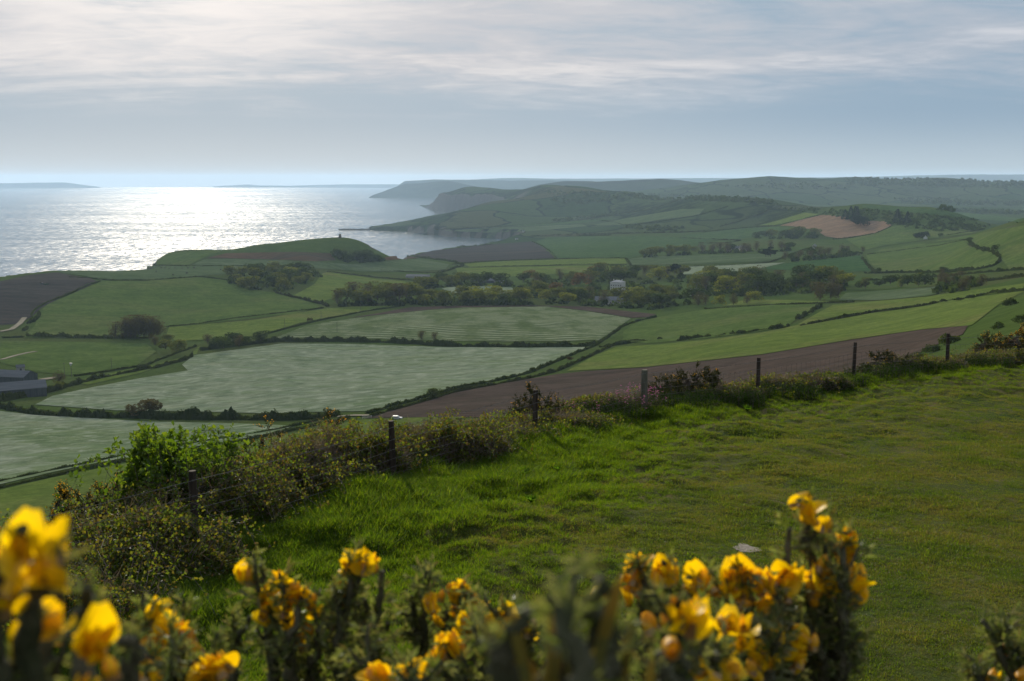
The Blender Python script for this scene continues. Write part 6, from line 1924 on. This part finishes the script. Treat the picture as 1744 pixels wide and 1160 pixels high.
# barns at the left edge
p = lp(22, 676)
house('barn', 'long grey roofed barn at the left edge of the valley', 'barn', p + [-4, 0, 0.3], 42, 15, 4.6, 3.4, R(28), M_SHED, M_ROOFGREY, 0, door=False)
p = lp(24, 652)
house('barn', 'second grey barn behind the long one', 'barn', p + [-6, 4, 0.3], 34, 14, 4.2, 3.0, R(-14), M_SHED, M_ROOFGREY, 0, door=False)
p = lp(35, 632)
house('shed', 'small blue grey shed among the trees behind the barns', 'shed', p, 5, 4, 3, 1.4, R(30), M_SHEDL, M_ROOFGREY, 1)
# farm buildings in the valley wood
house('farm_shed', 'dark open fronted farm shed under the trees', 'shed', lp(822, 482), 36, 14, 4.0, 3.2, R(-4), M_SHED, M_ROOFGREY, 0, door=False)
house('farm_shed', 'low pale glasshouse roofed shed left of the valley farm', 'shed', lp(712, 473), 36, 16, 2.6, 2.6, R(-8), M_SHEDL, M_ROOFGREY, 0, door=False)
house('farm_shed', 'small pale lean to beside the dark farm shed', 'shed', lp(850, 482), 14, 8, 2.4, 1.4, R(-4), M_SHEDL, M_ROOFGREY, 0, door=False)
house('manor_house', 'white country house standing among the valley trees', 'house', lp(1052, 502) + [0, 0, 7.0], 15, 12, 8.5, 2.2, R(-26), M_WHITE, M_METAL, 5, 2, 2, True)
house('farm_building', 'long grey slate roofed range below the white house', 'farm building', lp(1040, 519) + [0, 0, 1.5], 34, 9, 4.0, 3.4, R(-8), M_STONE, M_SLATE, 6)
house('cottage', 'small pale roofed cottage at the right end of the trees', 'cottage', lp(1183, 507) + [0, 0, 4.0], 9, 6, 3.4, 2.6, R(12), M_STONE, M_SLATE, 3, 1, 1)
for px, py, rz, lb in [(1243, 430, 20, 'left cottage of the small far hamlet'), (1252, 429, -20, 'pale gabled cottage in the middle of the hamlet'), (1266, 428, 10, 'dark roofed cottage at the right of the hamlet')]:
    house('cottage', lb, 'cottage', lp(px, py) + [0, 0, 2], 15, 9, 5, 4, R(rz), M_STONE, M_SLATE, 3, 1, 1, group='cottages of the far hamlet')
house('cottage', 'lone stone cottage beside the plantation', 'cottage', lp(1387, 423), 9, 7, 5, 3, R(60), M_STONE, M_SLATE, 2, 1, 1)
house('cottage', 'white cottage among bushes on the far flats', 'cottage', lp(1576, 408), 9, 7, 4, 3, R(70), M_WHITE, M_SLATE, 2, 1, 1)
for px, py, lb in [(892, 395, 'pale boathouse above the bay cliff'), (880, 408, 'small white hut at the head of the bay')]:
    house('hut', lb, 'hut', lp(px, py), 8, 6, 3, 2, R(10), M_WHITE, M_SLATE, 2)

# folly tower on the headland
p = lp(579, 405.5)
o = bpy.data.objects.new('stone_tower', None); COL.objects.link(o); o.location = p
o.scale = (0.7, 0.7, 0.72)
tag(o, 'round stone tower standing alone on the headland', 'tower')
b = MB()
zz_ = np.array([-1.5, 0, 0.4, 0.41, 7.6, 7.61, 8.2, 8.21, 9.6])
b.tube(np.stack([zz_ * 0, zz_ * 0, zz_], -1), [3.6, 3.6, 3.6, 3.2, 3.1, 3.5, 3.5, 3.0, 3.0], 20)
obj('shaft', b.mesh('shaft', [M_TOWER]), o)
b = MB()
for k in range(10):
    a = k * 2 * math.pi / 10
    b.tube(np.array([[math.cos(a) * 4.4, math.sin(a) * 4.4, -1.0], [math.cos(a) * 4.4, math.sin(a) * 4.4, 3.0]]), 0.28, 8)
b.tube(np.array([[0, 0, 3.0], [0, 0, 3.5]]), 4.8, 20)
obj('colonnade', b.mesh('colonnade', [M_TOWER]), o)['kind'] = 'stuff'
b = MB()
for k in range(12):
    a = k * 2 * math.pi / 12
    b.box((math.cos(a) * 2.85, math.sin(a) * 2.85, 9.95), (0.7, 0.7, 0.7), 0, a)
obj('parapet', b.mesh('parapet', [M_TOWER]), o)['kind'] = 'stuff'
for k in range(4):
    a = k * math.pi / 2 + 0.4
    b = MB(); b.box((math.cos(a) * 3.12, math.sin(a) * 3.12, 5.4), (0.2, 0.9, 1.7), 0, a); obj('window', b.mesh('window', [M_GLASS]), o)
b = MB(); b.box((0.9, -3.2, 1.1), (1.2, 0.3, 2.2)); obj('door', b.mesh('door', [M_GLASS]), o)


def pole(px, py, h, label, lamp=False):
    o = bpy.data.objects.new('utility_pole', None); COL.objects.link(o); o.location = lp(px, py)
    tag(o, label, 'pole')
    b = MB(); b.tube(np.array([[0, 0, -0.5], [0, 0, h * 0.5], [0, 0, h]]), [0.17, 0.15, 0.12], 7)
    obj('shaft', b.mesh('shaft', [M_POLE]), o)
    if lamp:
        b = MB(); b.box((0, 0, h - 0.4), (1.5, 1.1, 0.9)); b.box((0, -0.4, h - 1.4), (0.6, 0.5, 0.8))
        obj('transformer', b.mesh('transformer', [M_METAL]), o)['kind'] = 'stuff'
    else:
        b = MB(); b.box((0, 0, h - 0.3), (1.7, 0.14, 0.14)); obj('crossarm', b.mesh('crossarm', [M_POLE]), o)
    return o


pole(122, 643, 9.5, 'utility pole with a white transformer near the barns', True)
pole(110, 640, 8.5, 'plain utility pole left of the white transformer pole')
pole(190, 629, 8, 'thin utility pole on the lane right of the barns')
pole(485, 559, 9, 'thin utility pole at the left end of the striped dome')
pole(547, 544, 8, 'utility pole by the thin hedge over the striped dome')
pole(574, 566, 8.5, 'utility pole standing in the striped crop')
pole(614, 532, 8, 'utility pole at the top left of the brown crescent')
pole(705, 535, 9, 'utility pole in the brown crescent')

# farm track and yard
def track(label, pts, wd):
    d_ = path_px(pts, 5)
    P = land(d_[:, 0], d_[:, 1])
    t = np.gradient(P[:, :2], axis=0); t /= np.linalg.norm(t, axis=1, keepdims=True) + 1e-9
    nrm = np.stack([-t[:, 1], t[:, 0]], -1) * wd / 2
    a, c = P[:, :2] + nrm, P[:, :2] - nrm
    V = []
    for q in (a, c): V.append(np.column_stack([q, ground(q[:, 0], q[:, 1]) + 0.32 + 0.0005 * np.hypot(q[:, 0], q[:, 1])]))
    n = len(P)
    F = np.array([[k, k + 1, n + k + 1, n + k] for k in range(n - 1)])
    o = obj('track', mesh_np('track', np.vstack(V), F, [M_TRACK], None, True))
    tag(o, label, None, None, 'structure')


track('pale farm track crossing the flat green field', [(2, 614), (30, 606), (48, 602), (62, 600)], 4.0)
track('pale yard and lane beside the barns', [(72, 648), (84, 646), (98, 644)], 7)
track('pale lane beside the near hedge corner', [(575, 711), (600, 709), (628, 709)], 4)
track('dusty track edging the dark tilled field', [(0, 566), (20, 562), (34, 552), (42, 542)], 5)

# car parked by the gate and a field shelter
def wheel(b, x, y, r, wd):
    a = np.linspace(0, 2 * math.pi, 12, endpoint=False)
    V = np.concatenate([np.stack([x + np.cos(a) * r, np.full(12, y + s * wd / 2), r + np.sin(a) * r], -1) for s in (-1, 1)])
    i = np.arange(12); j = (i + 1) % 12
    b.add(V, np.stack([i, j, 12 + j, 12 + i], -1), 0)
    b.add(np.vstack([V, [[x, y - wd / 2, r], [x, y + wd / 2, r]]]), np.concatenate([np.stack([i, j, np.full(12, 24)], -1), np.stack([12 + j, 12 + i, np.full(12, 25)], -1)]), 0)


o = bpy.data.objects.new('parked_car', None); COL.objects.link(o); o.location = lp(676, 715) + [0, 0, 0.15]; o.rotation_euler = (0, 0, R(-8))
tag(o, 'silver estate car parked at the field edge by the plough', 'car')
prof = np.array([(-2.2, .35), (-2.2, .85), (-1.95, 1.0), (-1.6, 1.45), (0.4, 1.48), (1.1, 1.0), (2.1, .85), (2.25, .55), (2.2, .35)])
b = MB(); n = len(prof)
V = np.vstack([np.column_stack([prof[:, 0], np.full(n, s * 0.85), prof[:, 1]]) for s in (-1, 1)])
b.add(V, [[k, (k + 1) % n, n + (k + 1) % n, n + k] for k in range(n)])
for s, off in ((0, 0), (1, n)):
    b.add(V[off:off + n], [[0, k, k + 1] for k in range(1, n - 1)])
obj('body', b.mesh('body', [M_CARW]), o)['kind'] = 'stuff'
for s in (-1, 1):
    b = MB(); b.box((-0.55, s * 0.86, 1.2), (1.7, 0.03, 0.34)); obj('window', b.mesh('window', [M_GLASS]), o)
    for xx in (-1.35, 1.4):
        b = MB(); wheel(b, xx, s * 0.8, 0.32, 0.22); obj('wheel', b.mesh('wheel', [M_TYRE]), o)['kind'] = 'stuff'
o = bpy.data.objects.new('field_gate', None); COL.objects.link(o); o.location = lp(625, 713); o.rotation_euler = (0, 0, R(6))
tag(o, 'pale wooden gate where the lane meets the fields', 'gate')
for xx in (-1.9, 1.9):
    b = MB(); b.box((xx, 0, 0.6), (0.16, 0.16, 1.6)); obj('post', b.mesh('post', [M_STONE]), o)
for zq in (0.25, 0.5, 0.75, 1.0, 1.25):
    b = MB(); b.box((0, 0, zq), (3.6, 0.06, 0.10)); obj('bar', b.mesh('bar', [M_STONE]), o)

# tractor drilling the dark field
o = bpy.data.objects.new('tractor', None); COL.objects.link(o); o.location = lp(71, 485); o.rotation_euler = (0, 0, R(170))
tag(o, 'dark tractor pulling a drill across the tilled field', 'tractor')
b = MB(); b.box((1.0, 0, 1.3), (2.6, 1.1, 1.0)); obj('bonnet', b.mesh('bonnet', [M_TRAC]), o)
b = MB(); b.box((-1.0, 0, 2.0), (1.6, 1.6, 2.0)); obj('cab', b.mesh('cab', [M_GLASS]), o)
for xx, r in ((1.7, 0.6), (-1.1, 0.95)):
    for s in (-1, 1):
        b = MB(); wheel(b, xx, s * 1.05, r, 0.5); obj('wheel', b.mesh('wheel', [M_TYRE]), o)['kind'] = 'stuff'
b = MB(); b.box((-6.0, 0, 0.8), (4.5, 6, 0.9)); b.box((-3.2, 0, 0.8), (2.0, 0.3, 0.3)); obj('drill', b.mesh('drill', [M_TRAC]), o)['kind'] = 'stuff'

# cattle on the clifftop pasture: one continuous body each
def cow_mesh():
    me = bpy.data.meshes.new('cow')
    vv = [(0, 0, 1.15), (-0.7, 0, 1.2), (0.65, 0, 1.2), (1.05, 0, 1.3), (1.4, 0, 1.05), (1.62, 0, 0.9)]
    ee = [(0, 1), (0, 2), (2, 3), (3, 4), (4, 5)]
    rad = [0.42, 0.38, 0.36, 0.22, 0.17, 0.11]
    for bx, a in ((-0.7, 1), (0.6, 2)):
        for s in (-1, 1):
            k = len(vv)
            vv += [(bx, s * 0.25, 0.75), (bx - (0.06 if a == 1 else -0.02), s * 0.25, 0.4), (bx, s * 0.25, 0.0)]
            ee += [(a, k), (k, k + 1), (k + 1, k + 2)]
            rad += [0.16, 0.085, 0.075]
    k = len(vv); vv += [(-1.12, 0, 1.2), (-1.2, 0, 0.6)]; ee += [(1, k), (k, k + 1)]; rad += [0.06, 0.03]
    me.from_pydata(vv, ee, [])
    o = bpy.data.objects.new('cow', me); COL.objects.link(o)
    md = o.modifiers.new('skin', 'SKIN')
    for q, r in enumerate(rad): me.skin_vertices[0].data[q].radius = (r, r)
    me.skin_vertices[0].data[0].use_root = True
    dg = bpy.context.evaluated_depsgraph_get()
    out = bpy.data.meshes.new_from_object(o.evaluated_get(dg))
    bpy.data.objects.remove(o)
    out.materials.clear(); out.materials.append(M_COW)
    return out


COW = cow_mesh()
CP_ = [(214, 459), (226, 458), (238, 459), (247, 458), (256, 459), (264, 457), (275, 458), (281, 458), (288, 459), (298, 458), (310, 459), (320, 458), (331, 458), (266, 464), (318, 467), (295, 470), (376, 461), (404, 457)]
cp3 = land([c[0] for c in CP_], [c[1] for c in CP_])
for k, p in enumerate(cp3):
    o = obj('cow', COW, None, p + np.array([0, 0, 0.5]))
    o.rotation_euler = (0, 0, rng.uniform(0, 6.28)); o.scale = (1.25,) * 3
    tag(o, 'dark cow grazing on the clifftop pasture, ' + ORD[int(np.argsort(np.argsort(cp3[:, 0]))[k])] + ' from the left', 'cow', 'cattle on the clifftop pasture')
